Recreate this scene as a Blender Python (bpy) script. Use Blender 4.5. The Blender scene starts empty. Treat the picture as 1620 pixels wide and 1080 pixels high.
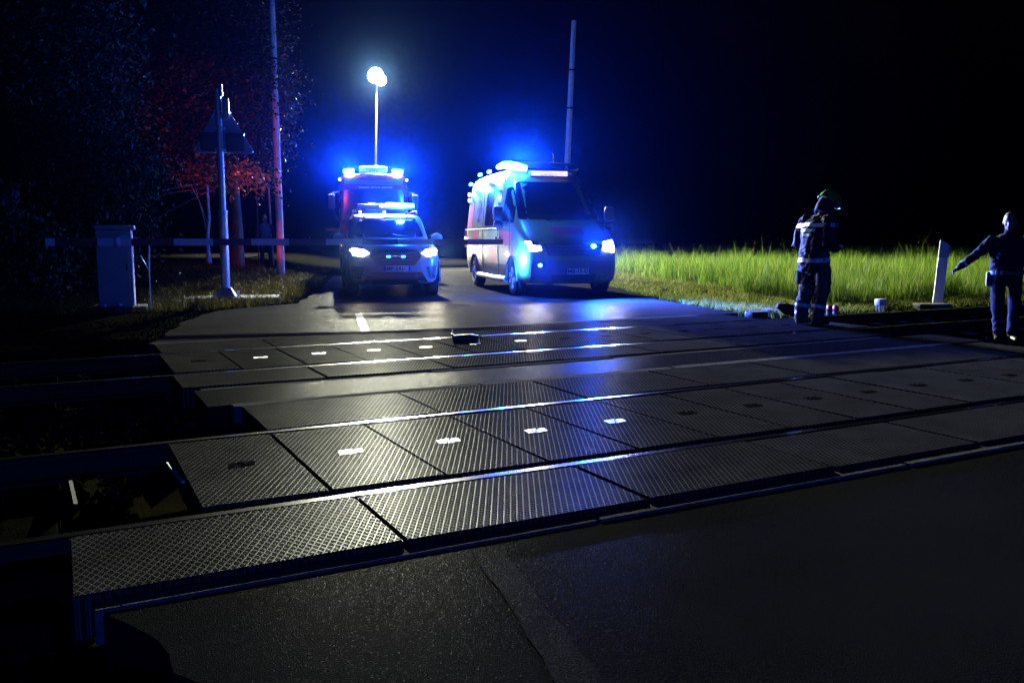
import bpy, bmesh, math, random
import numpy as np
from mathutils import Vector, Matrix, Quaternion
from mathutils.bvhtree import BVHTree
random.seed(7)
rng = np.random.default_rng(11)
scene = bpy.context.scene
COL = scene.collection
R = math.radians
PI = math.pi

# ------------------------------------------------------------------ camera model (used for siting things on the ground)
F = 1365.0; CX = 810.0; CY = 540.0; EYE = 1.2
PITCH = math.atan((540.0 - 377.0) / F)
SD = np.array([0.88602, 0.46365]); TD = np.array([-0.46365, 0.88602])   # along the rails / across the rails

def ST(s, t, z=0.0):
    p = SD * s + TD * t
    return Vector((p[0], p[1], z))

def to_st(x, y):
    return x * SD[0] + y * SD[1], x * TD[0] + y * TD[1]

def smooth(a, b, x):
    u = np.clip((x - a) / (b - a), 0, 1)
    return u * u * (3 - 2 * u)

LEFT_EDGE = [(-6, 0.9), (0, 0.9), (2.2, 0.35), (3.1, 0.05), (7.7, 0.88), (10.7, 0.9), (13.5, 1.6), (15.2, 2.3), (16.2, 3.9), (19.8, 5.3), (25.8, 7.3), (100, 31.5)]
RIGHT_EDGE = [(-6, 13.0), (3.0, 12.5), (4.0, 9.7), (10.6, 9.75), (13.5, 10.45), (17.5, 12.0), (26, 14.6), (100, 38.0)]

def edge(tab, t):
    return np.interp(t, [a for a, b in tab], [b for a, b in tab])

def hz(x, y):
    """terrain height (road surface = 0)"""
    x = np.asarray(x, float); y = np.asarray(y, float)
    s = x * SD[0] + y * SD[1]; t = x * TD[0] + y * TD[1]
    le = edge(LEFT_EDGE, t); re = edge(RIGHT_EDGE, t)
    dl = le - s; dr = s - re
    out = np.maximum(np.maximum(dl, dr), 0)
    trough = smooth(2.2, 3.1, t) * (1 - smooth(10.4, 11.3, t))
    z = -0.05 - 0.0 * x
    z = z - 0.24 * trough
    # outside of the crossing the formation keeps low on the right
    z = z - 0.10 * smooth(0.0, 2.0, dr) * smooth(7.0, 10.0, t) * (1 - smooth(13, 17, t)) * (1 - trough)
    # left verge rises gently towards the side path
    z = z + 0.34 * smooth(17.5, 27.0, y) * smooth(0.2, 3.5, dl) * (1 - smooth(60, 90, y))
    z = z + 0.02 * smooth(0.0, 0.6, dl) * (1 - trough) * (t > 11)
    z = z + 0.03 * smooth(0.2, 1.5, dr) * (t > 11)
    return z

def ray(px, py):
    u = (px - CX) / F; v = -(py - CY) / F
    return np.array([u, math.cos(PITCH) + v * math.sin(PITCH), -math.sin(PITCH) + v * math.cos(PITCH)])

def G(px, py, off=0.0):
    """where the ground lies that the photograph shows at this pixel"""
    r = ray(px, py); d = 1.0
    for i in range(6000):
        p = r * d
        if EYE + p[2] <= float(hz(p[0], p[1])) + off:
            break
        d += 0.02
    p = r * d
    return Vector((p[0], p[1], EYE + p[2]))

def at(px, py, Y):
    r = ray(px, py); k = Y / r[1]
    return Vector((r[0] * k, Y, EYE + r[2] * k))

# ------------------------------------------------------------------ node helper
def newmat(name):
    m = bpy.data.materials.new(name); m.use_nodes = True
    nt = m.node_tree
    for n in list(nt.nodes): nt.nodes.remove(n)
    return m, nt

class NT:
    def __init__(s, nt): s.nt = nt
    def n(s, kind, **kw):
        nd = s.nt.nodes.new('ShaderNode' + kind)
        for k, v in kw.items():
            if k.startswith('i_'):
                key = k[2:]
                key = int(key) if key.isdigit() else key.replace('_', ' ')
                s.put(nd.inputs[key], v)
            else: setattr(nd, k, v)
        return nd
    def put(s, sock, v):
        if isinstance(v, bpy.types.NodeSocket): s.nt.links.new(v, sock)
        else: sock.default_value = v
    def math(s, op, a, b=0.0, c=0.0):
        nd = s.nt.nodes.new('ShaderNodeMath'); nd.operation = op
        for i, v in enumerate((a, b, c)): s.put(nd.inputs[i], v)
        return nd.outputs[0]
    def ramp(s, fac, stops):
        nd = s.nt.nodes.new('ShaderNodeValToRGB'); s.put(nd.inputs[0], fac)
        e = nd.color_ramp.elements
        while len(e) < len(stops): e.new(0.5)
        for el, (p, c) in zip(e, stops):
            el.position = p; el.color = c if len(c) == 4 else (*c, 1)
        return nd.outputs[0]

def col(c): return (c[0], c[1], c[2], 1.0)

def pbr(name, c, rough=0.5, metal=0.0, var=0.15, scale=8.0, bump=0.0, bscale=60.0, coat=0.0, spec=0.5, c2=None):
    """base colour broken up by noise, roughness too"""
    m, nt = newmat(name); k = NT(nt)
    out = k.n('OutputMaterial'); b = k.n('BsdfPrincipled')
    nt.links.new(b.outputs[0], out.inputs[0])
    co = k.n('TexCoord').outputs['Object']
    nz = k.n('TexNoise', i_Vector=co, i_Scale=scale, i_Detail=6.0, i_Roughness=0.65)
    lo = c2 if c2 else tuple(max(0, v * (1 - var)) for v in c)
    hi = tuple(min(1, v * (1 + var * 0.6)) for v in c)
    cc = k.ramp(nz.outputs['Fac'], [(0.3, lo), (0.7, hi)])
    nt.links.new(cc, b.inputs['Base Color'])
    rr = k.math('MULTIPLY_ADD', nz.outputs['Fac'], 0.25, max(0.02, rough - 0.12))
    nt.links.new(rr, b.inputs['Roughness'])
    b.inputs['Metallic'].default_value = metal
    b.inputs['Coat Weight'].default_value = coat
    b.inputs['Coat Roughness'].default_value = 0.08
    b.inputs['Specular IOR Level'].default_value = spec
    if bump:
        n2 = k.n('TexNoise', i_Vector=co, i_Scale=bscale, i_Detail=4.0)
        bp = k.n('Bump', i_Strength=bump, i_Distance=0.02, i_Height=n2.outputs['Fac'])
        nt.links.new(bp.outputs[0], b.inputs['Normal'])
    return m

def emit(name, c, strength):
    m, nt = newmat(name); k = NT(nt)
    out = k.n('OutputMaterial'); b = k.n('BsdfPrincipled')
    b.inputs['Base Color'].default_value = col([0.5 * v + 0.1 for v in c])
    b.inputs['Roughness'].default_value = 0.2
    b.inputs['Emission Color'].default_value = col(c)
    co = k.n('TexCoord').outputs['Object']
    w = k.n('TexVoronoi', i_Vector=co, i_Scale=28.0)
    st = k.math('MULTIPLY_ADD', w.outputs['Distance'], -0.5 * strength, strength * 1.15)
    nt.links.new(st, b.inputs['Emission Strength'])
    nt.links.new(b.outputs[0], out.inputs[0])
    m.cycles.emission_sampling = 'NONE'
    return m

M = {}
M['van_paint'] = pbr('van_paint', (0.2, 0.25, 0.06), 0.35, var=0.1, scale=3, coat=0.12)
M['white_paint'] = pbr('white_paint', (0.27, 0.27, 0.28), 0.32, var=0.1, scale=3, coat=0.25)
M['silver_paint'] = pbr('silver_paint', (0.55, 0.55, 0.56), 0.3, metal=0.3, var=0.06, scale=3, coat=0.5)
M['red_paint'] = pbr('red_paint', (0.3, 0.012, 0.012), 0.28, var=0.1, scale=3, coat=0.5)
M['red_film'] = pbr('red_film', (0.75, 0.05, 0.06), 0.4, var=0.08, scale=5)
M['yellow_film'] = pbr('yellow_film', (0.62, 0.7, 0.12), 0.4, var=0.08, scale=5)
M['blue_film'] = pbr('blue_film', (0.02, 0.06, 0.35), 0.35, var=0.1, scale=5)
M['black_plastic'] = pbr('black_plastic', (0.02, 0.02, 0.022), 0.5, var=0.2, bump=0.1, bscale=150)
M['grey_plastic'] = pbr('grey_plastic', (0.11, 0.11, 0.115), 0.5, var=0.2)
M['glass_dark'] = pbr('glass_dark', (0.012, 0.014, 0.016), 0.1, var=0.1, scale=2, spec=0.9)
M['glass_clear'] = pbr('glass_clear', (0.25, 0.27, 0.3), 0.1, var=0.2, scale=6, spec=0.9)
M['chrome'] = pbr('chrome', (0.7, 0.7, 0.72), 0.2, metal=1.0, var=0.05)
M['rubber'] = pbr('rubber', (0.018, 0.018, 0.018), 0.75, var=0.3, bump=0.2, bscale=60)
M['alloy'] = pbr('alloy', (0.45, 0.45, 0.46), 0.35, metal=0.9, var=0.15)
M['plate_white'] = pbr('plate_white', (0.75, 0.75, 0.75), 0.45, var=0.06)
M['plate_ink'] = pbr('plate_ink', (0.012, 0.012, 0.02), 0.5)
M['plate_blue'] = pbr('plate_blue', (0.01, 0.03, 0.3), 0.5)
M['galv'] = pbr('galvanised_steel', (0.42, 0.43, 0.44), 0.4, metal=0.6, var=0.25, scale=14)
M['cabinet'] = pbr('cabinet_grey', (0.3, 0.32, 0.34), 0.6, var=0.12, scale=5, bump=0.05)
M['sign_back'] = pbr('sign_back', (0.2, 0.2, 0.21), 0.45, metal=0.4, var=0.2)
M['sign_white'] = pbr('sign_white', (0.7, 0.7, 0.68), 0.5, var=0.1)
M['boom_white'] = pbr('boom_white', (0.68, 0.68, 0.68), 0.45, var=0.12, scale=12)
M['boom_red'] = pbr('boom_red', (0.12, 0.006, 0.006), 0.45, var=0.12, scale=12)
M['pole_wood'] = pbr('pole_concrete', (0.36, 0.35, 0.34), 0.75, var=0.2, scale=9, bump=0.15)
M['concrete'] = pbr('concrete', (0.12, 0.115, 0.11), 0.9, spec=0.1, var=0.35, scale=7, bump=0.3, bscale=45)
M['edge_concrete'] = pbr('edge_concrete', (0.06, 0.06, 0.062), 0.9, spec=0.0, var=0.35, scale=11, bump=0.3, bscale=70)
M['bark'] = pbr('bark', (0.04, 0.03, 0.024), 0.9, var=0.4, scale=16, bump=0.8, bscale=30)
M['pale_bark'] = pbr('pale_bark', (0.5, 0.48, 0.44), 0.8, var=0.5, scale=16, bump=0.3, bscale=30)
M['jacket_navy'] = pbr('jacket_navy', (0.007, 0.009, 0.024), 0.9, spec=0.1, var=0.3, scale=20, bump=0.25, bscale=90)
M['trousers_dark'] = pbr('trousers_dark', (0.085, 0.075, 0.06), 0.9, spec=0.1, var=0.45, scale=20, bump=0.3, bscale=80)
M['jacket_blue'] = pbr('jacket_blue', (0.006, 0.009, 0.024), 0.9, spec=0.1, var=0.3, scale=20, bump=0.25, bscale=90)
M['shirt_blue'] = pbr('shirt_blue', (0.03, 0.045, 0.08), 0.8, var=0.2, scale=20, bump=0.2, bscale=90)
M['skin'] = pbr('skin', (0.17, 0.105, 0.075), 0.55, var=0.12, scale=25)
M['hair'] = pbr('hair', (0.04, 0.03, 0.02), 0.6, var=0.4, scale=40, bump=0.4, bscale=120)
M['boot'] = pbr('boot_black', (0.014, 0.014, 0.014), 0.5, var=0.3, bump=0.15)
M['glove'] = pbr('glove_black', (0.02, 0.02, 0.022), 0.7, var=0.3)
M['helmet_green'] = pbr('helmet_green', (0.05, 0.22, 0.015), 0.35, var=0.1, coat=0.3)
M['reflective'] = pbr('reflective_tape', (0.5, 0.56, 0.62), 0.35, metal=0.0, var=0.15, scale=60)
M['tape_teal'] = pbr('tape_teal', (0.12, 0.34, 0.36), 0.6, var=0.2, scale=40)
M['steel_dark'] = pbr('steel_rusty', (0.025, 0.017, 0.013), 0.8, spec=0.1, var=0.4, scale=20)
M['red_lens_off'] = pbr('red_lens', (0.5, 0.02, 0.02), 0.25, var=0.1)
M['mast'] = pbr('mast_grey', (0.05, 0.05, 0.055), 0.6, metal=0.0, var=0.1)

def rail_mat():
    m, nt = newmat('rail_polished_top'); k = NT(nt)
    out = k.n('OutputMaterial'); b = k.n('BsdfPrincipled'); nt.links.new(b.outputs[0], out.inputs[0])
    co = k.n('TexCoord').outputs['Object']
    mp = k.n('Mapping', i_Vector=co); mp.inputs['Scale'].default_value = (0.6, 60, 60)
    nz = k.n('TexNoise', i_Vector=mp.outputs[0], i_Scale=4.0, i_Detail=5.0)
    nt.links.new(k.ramp(nz.outputs['Fac'], [(0.3, (0.15, 0.145, 0.14)), (0.7, (0.28, 0.275, 0.27))]), b.inputs['Base Color'])
    nt.links.new(k.math('MULTIPLY_ADD', nz.outputs['Fac'], 0.12, 0.1), b.inputs['Roughness'])
    b.inputs['Metallic'].default_value = 1.0
    return m
M['rail_top'] = rail_mat()

def asphalt(name, base, worn, sparkle=1.0, gloss=0.012, fpow=4.0):
    m, nt = newmat(name); k = NT(nt)
    out = k.n('OutputMaterial'); b = k.n('BsdfPrincipled'); nt.links.new(b.outputs[0], out.inputs[0])
    co = k.n('NewGeometry').outputs['Position']
    big = k.n('TexNoise', i_Vector=co, i_Scale=0.8, i_Detail=5.0, i_Roughness=0.6)
    vor = k.n('TexVoronoi', i_Vector=co, i_Scale=190.0)
    fine = k.n('TexNoise', i_Vector=co, i_Scale=420.0, i_Detail=2.0)
    stone = k.ramp(vor.outputs['Color'], [(0.25, tuple(v * 0.55 for v in base)), (0.8, tuple(v * 1.5 for v in base))])
    mix = k.n('Mix', data_type='RGBA'); mix.blend_type = 'MIX'
    k.put(mix.inputs[0], k.ramp(big.outputs['Fac'], [(0.35, (0, 0, 0)), (0.75, (1, 1, 1))]))
    k.put(mix.inputs[6], stone); k.put(mix.inputs[7], col(worn))
    nt.links.new(mix.outputs[2], b.inputs['Base Color'])
    b.inputs['Roughness'].default_value = 0.9; b.inputs['Specular IOR Level'].default_value = 0.0
    h = k.math('MULTIPLY_ADD', fine.outputs['Fac'], 0.5, k.math('MULTIPLY', vor.outputs['Distance'], -1.6))
    bp = k.n('Bump', i_Strength=0.75 * sparkle, i_Distance=0.0026, i_Height=h)
    nt.links.new(bp.outputs[0], b.inputs['Normal'])
    # stones carry only a thin gloss: their rough tops hide one another at grazing angles
    gl = k.n('BsdfGlossy'); gl.inputs['Color'].default_value = (1, 1, 1, 1)
    nt.links.new(k.math('MULTIPLY_ADD', big.outputs['Fac'], 0.12, 0.27), gl.inputs['Roughness']); bg_ = k.n('Bump', i_Strength=0.35, i_Distance=0.002, i_Height=h); nt.links.new(bg_.outputs[0], gl.inputs['Normal'])
    fr = k.math('POWER', k.n('LayerWeight').outputs['Facing'], fpow)
    ad = k.n('MixShader'); k.put(ad.inputs[0], k.math('MULTIPLY', fr, k.math('MULTIPLY_ADD', k.math('POWER', vor.outputs['Color'], 9.0), gloss * 17.0, gloss * 0.7)))
    nt.links.new(b.outputs[0], ad.inputs[1]); nt.links.new(gl.outputs[0], ad.inputs[2]); nt.links.new(ad.outputs[0], out.inputs[0])
    return m
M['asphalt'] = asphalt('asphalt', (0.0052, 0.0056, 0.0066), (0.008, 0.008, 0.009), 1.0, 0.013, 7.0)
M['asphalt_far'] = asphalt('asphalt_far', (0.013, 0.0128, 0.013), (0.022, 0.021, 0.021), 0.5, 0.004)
M['line_paint_far'] = pbr('worn_road_paint_far', (0.2, 0.2, 0.2), 0.8, var=0.5, scale=20, c2=(0.06, 0.06, 0.06), spec=0.05)
M['line_worn'] = asphalt('worn_edge_line', (0.009, 0.0095, 0.0105), (0.014, 0.014, 0.0148), 0.8, 0.013, 7.0)
M['line_paint'] = pbr('worn_road_paint', (0.017, 0.017, 0.0175), 0.9, var=0.6, scale=45, bump=0.4, bscale=160, c2=(0.006, 0.006, 0.007), spec=0.0)

def tread_mat(name, ang=27.5, pitch=0.0285):
    """rubber crossing panel: diamond ribs with fine cross bars between them"""
    m, nt = newmat(name); k = NT(nt)
    out = k.n('OutputMaterial'); b = k.n('BsdfPrincipled'); nt.links.new(b.outputs[0], out.inputs[0])
    co = k.n('TexCoord').outputs['Object']
    sx = k.n('SeparateXYZ', i_0=co); x = sx.outputs[0]; y = sx.outputs[1]
    a = R(ang)
    def lin(ca, cb): return k.math('ADD', k.math('MULTIPLY', x, ca), k.math('MULTIPLY', y, cb))
    u = lin(math.cos(a) / pitch, -math.sin(a) / pitch)
    v = lin(math.cos(a) / pitch, math.sin(a) / pitch)
    def ridge(w, width, soft):
        tri = k.math('PINGPONG', w, 0.5)
        mr = k.n('MapRange', interpolation_type='SMOOTHSTEP'); k.put(mr.inputs[0], tri)
        k.put(mr.inputs[1], 0.5 - width - soft); k.put(mr.inputs[2], 0.5 - width); return mr.outputs[0]
    r1 = ridge(u, 0.07, 0.1)
    r2 = ridge(v, 0.07, 0.1)
    r3 = ridge(k.math('MULTIPLY', y, 1 / 0.0095), 0.1, 0.16)
    r4 = ridge(k.math('MULTIPLY', u, 2.0), 0.1, 0.16)
    cross = k.math('MULTIPLY', r3, k.math('SUBTRACT', 1.0, r4))
    h = k.math('MAXIMUM', k.math('MAXIMUM', r1, k.math('MULTIPLY', r2, 0.75)), k.math('MULTIPLY', cross, 0.55))
    dirt = k.n('TexNoise', i_Vector=k.n('NewGeometry').outputs['Position'], i_Scale=3.0, i_Detail=6.0, i_Roughness=0.7)
    c0 = k.ramp(dirt.outputs['Fac'], [(0.3, (0.003, 0.0031, 0.0034)), (0.75, (0.009, 0.009, 0.0095))])
    mix = k.n('Mix', data_type='RGBA'); k.put(mix.inputs[0], k.math('MULTIPLY', k.math('MULTIPLY', h, h), k.math('MULTIPLY_ADD', dirt.outputs['Fac'], 1.1, 0.1))); k.put(mix.inputs[6], c0); k.put(mix.inputs[7], col((0.05, 0.051, 0.051)))  # ribs painted paler than the grooves, putting their glints into the colour
    nt.links.new(mix.outputs[2], b.inputs['Base Color'])
    b.inputs['Roughness'].default_value = 0.9; b.inputs['Specular IOR Level'].default_value = 0.0
    bp = k.n('Bump', i_Strength=1.0, i_Distance=0.003, i_Height=h)
    nt.links.new(bp.outputs[0], b.inputs['Normal'])
    gl = k.n('BsdfGlossy'); gl.inputs['Color'].default_value = (1, 1, 1, 1)
    nt.links.new(k.math('MULTIPLY_ADD', dirt.outputs['Fac'], 0.12, 0.28), gl.inputs['Roughness']); bg_ = k.n('Bump', i_Strength=0.5, i_Distance=0.0012, i_Height=h); nt.links.new(bg_.outputs[0], gl.inputs['Normal'])
    ad = k.n('MixShader'); 
    cs_ = k.math('SUBTRACT', 1.0, k.n('LayerWeight').outputs['Facing'])      # ribs shade one another at flat angles
    cs_ = k.math('MINIMUM', k.math('POWER', k.math('MULTIPLY', cs_, 3.3), 2.0), 1.3)
    k.put(ad.inputs[0], k.math('MULTIPLY', cs_, k.math('MULTIPLY_ADD', h, 0.012, 0.0003)))
    nt.links.new(b.outputs[0], ad.inputs[1]); nt.links.new(gl.outputs[0], ad.inputs[2]); nt.links.new(ad.outputs[0], out.inputs[0])
    return m
M['tread'] = tread_mat('rubber_tread')

def ground_mat():
    m, nt = newmat('ground_earth'); k = NT(nt)
    out = k.n('OutputMaterial'); b = k.n('BsdfPrincipled'); nt.links.new(b.outputs[0], out.inputs[0])
    co = k.n('NewGeometry').outputs['Position']
    big = k.n('TexNoise', i_Vector=co, i_Scale=0.9, i_Detail=8.0, i_Roughness=0.7)
    sm = k.n('TexNoise', i_Vector=co, i_Scale=30.0, i_Detail=6.0, i_Roughness=0.75)
    nt.links.new(k.ramp(big.outputs['Fac'], [(0.3, (0.004, 0.0035, 0.0025)), (0.52, (0.007, 0.007, 0.0035)), (0.7, (0.012, 0.01, 0.006))]), b.inputs['Base Color'])
    b.inputs['Roughness'].default_value = 1.0; b.inputs['Specular IOR Level'].default_value = 0.0
    bp = k.n('Bump', i_Strength=0.5, i_Distance=0.02, i_Height=sm.outputs['Fac'])
    nt.links.new(bp.outputs[0], b.inputs['Normal'])
    return m
M['ground'] = ground_mat()

def leaf_mat(name, stops, trans=0.25, rough=0.5, spec=0.12):
    m, nt = newmat(name); k = NT(nt)
    out = k.n('OutputMaterial'); b = k.n('BsdfPrincipled')
    geo = k.n('NewGeometry')
    c = k.ramp(geo.outputs['Random Per Island'], stops)
    nt.links.new(c, b.inputs['Base Color'])
    b.inputs['Roughness'].default_value = rough; b.inputs['Specular IOR Level'].default_value = spec
    tr = k.n('BsdfTranslucent'); nt.links.new(c, tr.inputs[0])
    mx = k.n('MixShader'); mx.inputs[0].default_value = trans
    nt.links.new(b.outputs[0], mx.inputs[1]); nt.links.new(tr.outputs[0], mx.inputs[2])
    nt.links.new(mx.outputs[0], out.inputs[0])
    return m
M['leaf'] = leaf_mat('leaves_dark', [(0.0, (0.008, 0.014, 0.006)), (0.6, (0.02, 0.032, 0.012)), (1.0, (0.05, 0.07, 0.03))], 0.04)
M['leaf_lit_orange'] = leaf_mat('leaves_lit_orange', [(0.0, (0.006, 0.008, 0.003)), (0.6, (0.018, 0.017, 0.006)), (1.0, (0.09, 0.032, 0.006))], 0.04)  # reddish end puts the orange light on the leaves into their colour
M['tall_grass'] = leaf_mat('tall_grass_blades', [(0.0, (0.02, 0.05, 0.004)), (0.3, (0.06, 0.13, 0.009)), (0.65, (0.11, 0.2, 0.014)), (0.88, (0.18, 0.27, 0.025)), (1.0, (0.34, 0.31, 0.09))], 0.35, 0.6)
M['mown_grass'] = leaf_mat('mown_grass_blades', [(0.0, (0.05, 0.085, 0.008)), (0.45, (0.10, 0.15, 0.014)), (0.8, (0.2, 0.21, 0.03)), (1.0, (0.3, 0.24, 0.07))], 0.25, 0.7)
M['verge_grass'] = leaf_mat('verge_grass_blades', [(0.0, (0.009, 0.0095, 0.001)), (0.5, (0.026, 0.025, 0.002)), (1.0, (0.085, 0.066, 0.004))], 0.25, 0.7)
M['stone'] = leaf_mat('ballast_stone', [(0.0, (0.008, 0.0075, 0.007)), (0.95, (0.005, 0.0048, 0.0045)), (1.0, (0.02, 0.019, 0.018))], 0.0, 1.0, 0.0)

BLUE = (0.012, 0.10, 1.0)
M['em_blue'] = emit('blue_beacon_lens', (0.06, 0.42, 1.0), 26)
M['em_blue_soft'] = emit('blue_beacon_lens_soft', (0.05, 0.3, 1.0), 7)
M['em_white'] = emit('headlight_lens', (1.0, 0.97, 0.88), 60)
M['em_flood'] = emit('flood_lens', (0.95, 1.0, 0.9), 150)
M['em_warm'] = emit('lit_roof_sign', (1.0, 0.93, 0.85), 1.1)
M['em_marker'] = emit('marker_lens', (0.75, 0.85, 1.0), 6)
M['em_amber'] = emit('amber_indicator', (1.0, 0.35, 0.05), 8)
M['em_red'] = emit('red_signal_lens', (1.0, 0.04, 0.02), 30)

# ------------------------------------------------------------------ mesh helper
class MB:
    def __init__(s): s.v = []; s.f = []; s.m = []
    def add(s, vs, fs, mi=0):
        o = len(s.v); s.v += [tuple(p) for p in vs]
        s.f += [tuple(i + o for i in f) for f in fs]; s.m += [mi] * len(fs)
    def box(s, c, size, rot=None, mi=0, bev=0.0):
        hx, hy, hz_ = (v / 2 for v in size)
        if bev > 0:
            bm = bmesh.new(); bmesh.ops.create_cube(bm, size=1)
            for v in bm.verts: v.co = Vector((v.co.x * size[0], v.co.y * size[1], v.co.z * size[2]))
            bmesh.ops.bevel(bm, geom=list(bm.edges), offset=bev, segments=2, affect='EDGES', profile=0.6)
            s.bm(bm, Matrix.Translation(c) @ (rot.to_4x4() if rot else Matrix()), mi); return
        vs = [Vector((x, y, z)) for x in (-hx, hx) for y in (-hy, hy) for z in (-hz_, hz_)]
        if rot: vs = [rot @ v for v in vs]
        vs = [v + Vector(c) for v in vs]
        s.add(vs, [(0, 1, 3, 2), (4, 6, 7, 5), (0, 4, 5, 1), (2, 3, 7, 6), (0, 2, 6, 4), (1, 5, 7, 3)], mi)
    def bm(s, bm, mat=Matrix(), mi=0):
        bm.verts.index_update()
        s.add([mat @ v.co for v in bm.verts], [[v.index for v in f.verts] for f in bm.faces], mi); bm.free()
    def tube(s, path, rad, n=10, mi=0, cap=True):
        path = [Vector(p) for p in path]
        if not hasattr(rad, '__len__'): rad = [rad] * len(path)
        vs = []; prev = None
        for i, p in enumerate(path):
            d = (path[min(i + 1, len(path) - 1)] - path[max(i - 1, 0)]).normalized()
            if prev is None:
                a = Vector((0, 0, 1)) if abs(d.z) < 0.9 else Vector((1, 0, 0)); x = d.cross(a).normalized()
            else:
                x = (prev - d * prev.dot(d)).normalized()
            prev = x; y = d.cross(x)
            for j in range(n):
                q = 2 * PI * j / n; vs.append(p + (x * math.cos(q) + y * math.sin(q)) * rad[i])
        fs = []
        for i in range(len(path) - 1):
            for j in range(n):
                a = i * n + j; b = i * n + (j + 1) % n
                fs.append((a, b, b + n, a + n))
        if cap:
            fs.append(tuple(range(n))[::-1]); fs.append(tuple((len(path) - 1) * n + j for j in range(n)))
        s.add(vs, fs, mi)
    def ball(s, c, r, n=12, m_=8, mi=0, rot=None):
        if not hasattr(r, '__len__'): r = (r, r, r)
        bm = bmesh.new(); bmesh.ops.create_uvsphere(bm, u_segments=n, v_segments=m_, radius=1)
        mt = Matrix.Translation(c) @ (rot.to_4x4() if rot else Matrix()) @ Matrix.Diagonal((*r, 1))
        s.bm(bm, mt, mi)
    def prism(s, poly, depth, origin, ax, ay, az, mi=0):
        """poly in (ax, ay), thickened along az by depth"""
        o = Vector(origin); ax = Vector(ax); ay = Vector(ay); az = Vector(az); n = len(poly)
        vs = [o + ax * a + ay * b for a, b in poly] + [o + ax * a + ay * b + az * depth for a, b in poly]
        fs = [tuple(range(n))[::-1], tuple(range(n, 2 * n))] + [(i, (i + 1) % n, n + (i + 1) % n, n + i) for i in range(n)]
        s.add(vs, fs, mi)
    def lathe(s, prof, origin, axis='X', n=24, mi=0):
        vs = []; o = Vector(origin)
        for a, r in prof:
            for j in range(n):
                q = 2 * PI * j / n; c, d = r * math.cos(q), r * math.sin(q)
                p = (a, c, d) if axis == 'X' else ((c, a, d) if axis == 'Y' else (c, d, a))
                vs.append(o + Vector(p))
        fs = []
        for i in range(len(prof) - 1):
            for j in range(n):
                fs.append((i * n + j, i * n + (j + 1) % n, (i + 1) * n + (j + 1) % n, (i + 1) * n + j))
        s.add(vs, fs, mi)
    def build(s, name, mats, parent=None, smooth_=True, loc=None, fix=True):
        me = bpy.data.meshes.new(name); me.from_pydata(s.v, [], s.f)
        if not isinstance(mats, (list, tuple)): mats = [mats]
        for m in mats: me.materials.append(m)
        me.polygons.foreach_set('material_index', s.m)
        if fix:
            bm = bmesh.new(); bm.from_mesh(me); bmesh.ops.recalc_face_normals(bm, faces=bm.faces); bm.to_mesh(me); bm.free()
        o = bpy.data.objects.new(name, me); COL.objects.link(o)
        if smooth_:
            me.polygons.foreach_set('use_smooth', [True] * len(me.polygons))
            try: me.set_sharp_from_angle(angle=R(38))
            except Exception: pass
        if parent: o.parent = parent
        if loc is not None: o.location = loc
        return o

def tag(o, label=None, cat=None, group=None, kind=None):
    if label: o['label'] = label
    if cat: o['category'] = cat
    if group: o['group'] = group
    if kind: o['kind'] = kind
    return o

def empty(name, loc, rz=0, label=None, cat=None, group=None):
    o = bpy.data.objects.new(name, None); COL.objects.link(o); o.empty_display_size = 0.2
    o.location = loc; o.rotation_euler = (0, 0, rz)
    return tag(o, label, cat, group)

def npmesh(name, verts, faces, mat, smooth_=False):
    """faces: (n,3) or (n,4) int array"""
    me = bpy.data.meshes.new(name); verts = np.asarray(verts, np.float32); faces = np.asarray(faces, np.int32)
    k = faces.shape[1]
    me.vertices.add(len(verts)); me.vertices.foreach_set('co', verts.ravel())
    me.loops.add(faces.size); me.loops.foreach_set('vertex_index', faces.ravel())
    me.polygons.add(len(faces)); me.polygons.foreach_set('loop_start', np.arange(0, faces.size, k, dtype=np.int32))
    me.polygons.foreach_set('use_smooth', np.full(len(faces), smooth_))
    me.materials.append(mat); me.update(calc_edges=True)
    o = bpy.data.objects.new(name, me); COL.objects.link(o)
    return o

def evaluated(o):
    dg = bpy.context.evaluated_depsgraph_get()
    me = bpy.data.meshes.new_from_object(o.evaluated_get(dg))
    o.modifiers.clear(); old = o.data; o.data = me; bpy.data.meshes.remove(old)
    return o

def lamp(kind, loc, power, color, parent=None, radius=0.05, aim=None, cone=70, blend=0.6, name='lamp'):
    l = bpy.data.lights.new(name, kind); l.energy = power; l.color = color; l.shadow_soft_size = radius
    o = bpy.data.objects.new(name, l); COL.objects.link(o)
    o.location = loc
    if parent: o.parent = parent
    if kind == 'SPOT':
        l.spot_size = R(cone); l.spot_blend = blend
    if aim is not None:
        o.rotation_mode = 'QUATERNION'; o.rotation_quaternion = (Vector(aim)).to_track_quat('-Z', 'Y')
    return o
# ------------------------------------------------------------------ camera, world
cam = bpy.data.cameras.new('camera'); cam.sensor_width = 36; cam.lens = 36 * F / 1620.0
cam.clip_start = 0.05; cam.clip_end = 2000
co = bpy.data.objects.new('camera', cam); COL.objects.link(co)
co.location = (0, 0, EYE); co.rotation_euler = (PI / 2 - PITCH, 0, 0)
scene.camera = co

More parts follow.
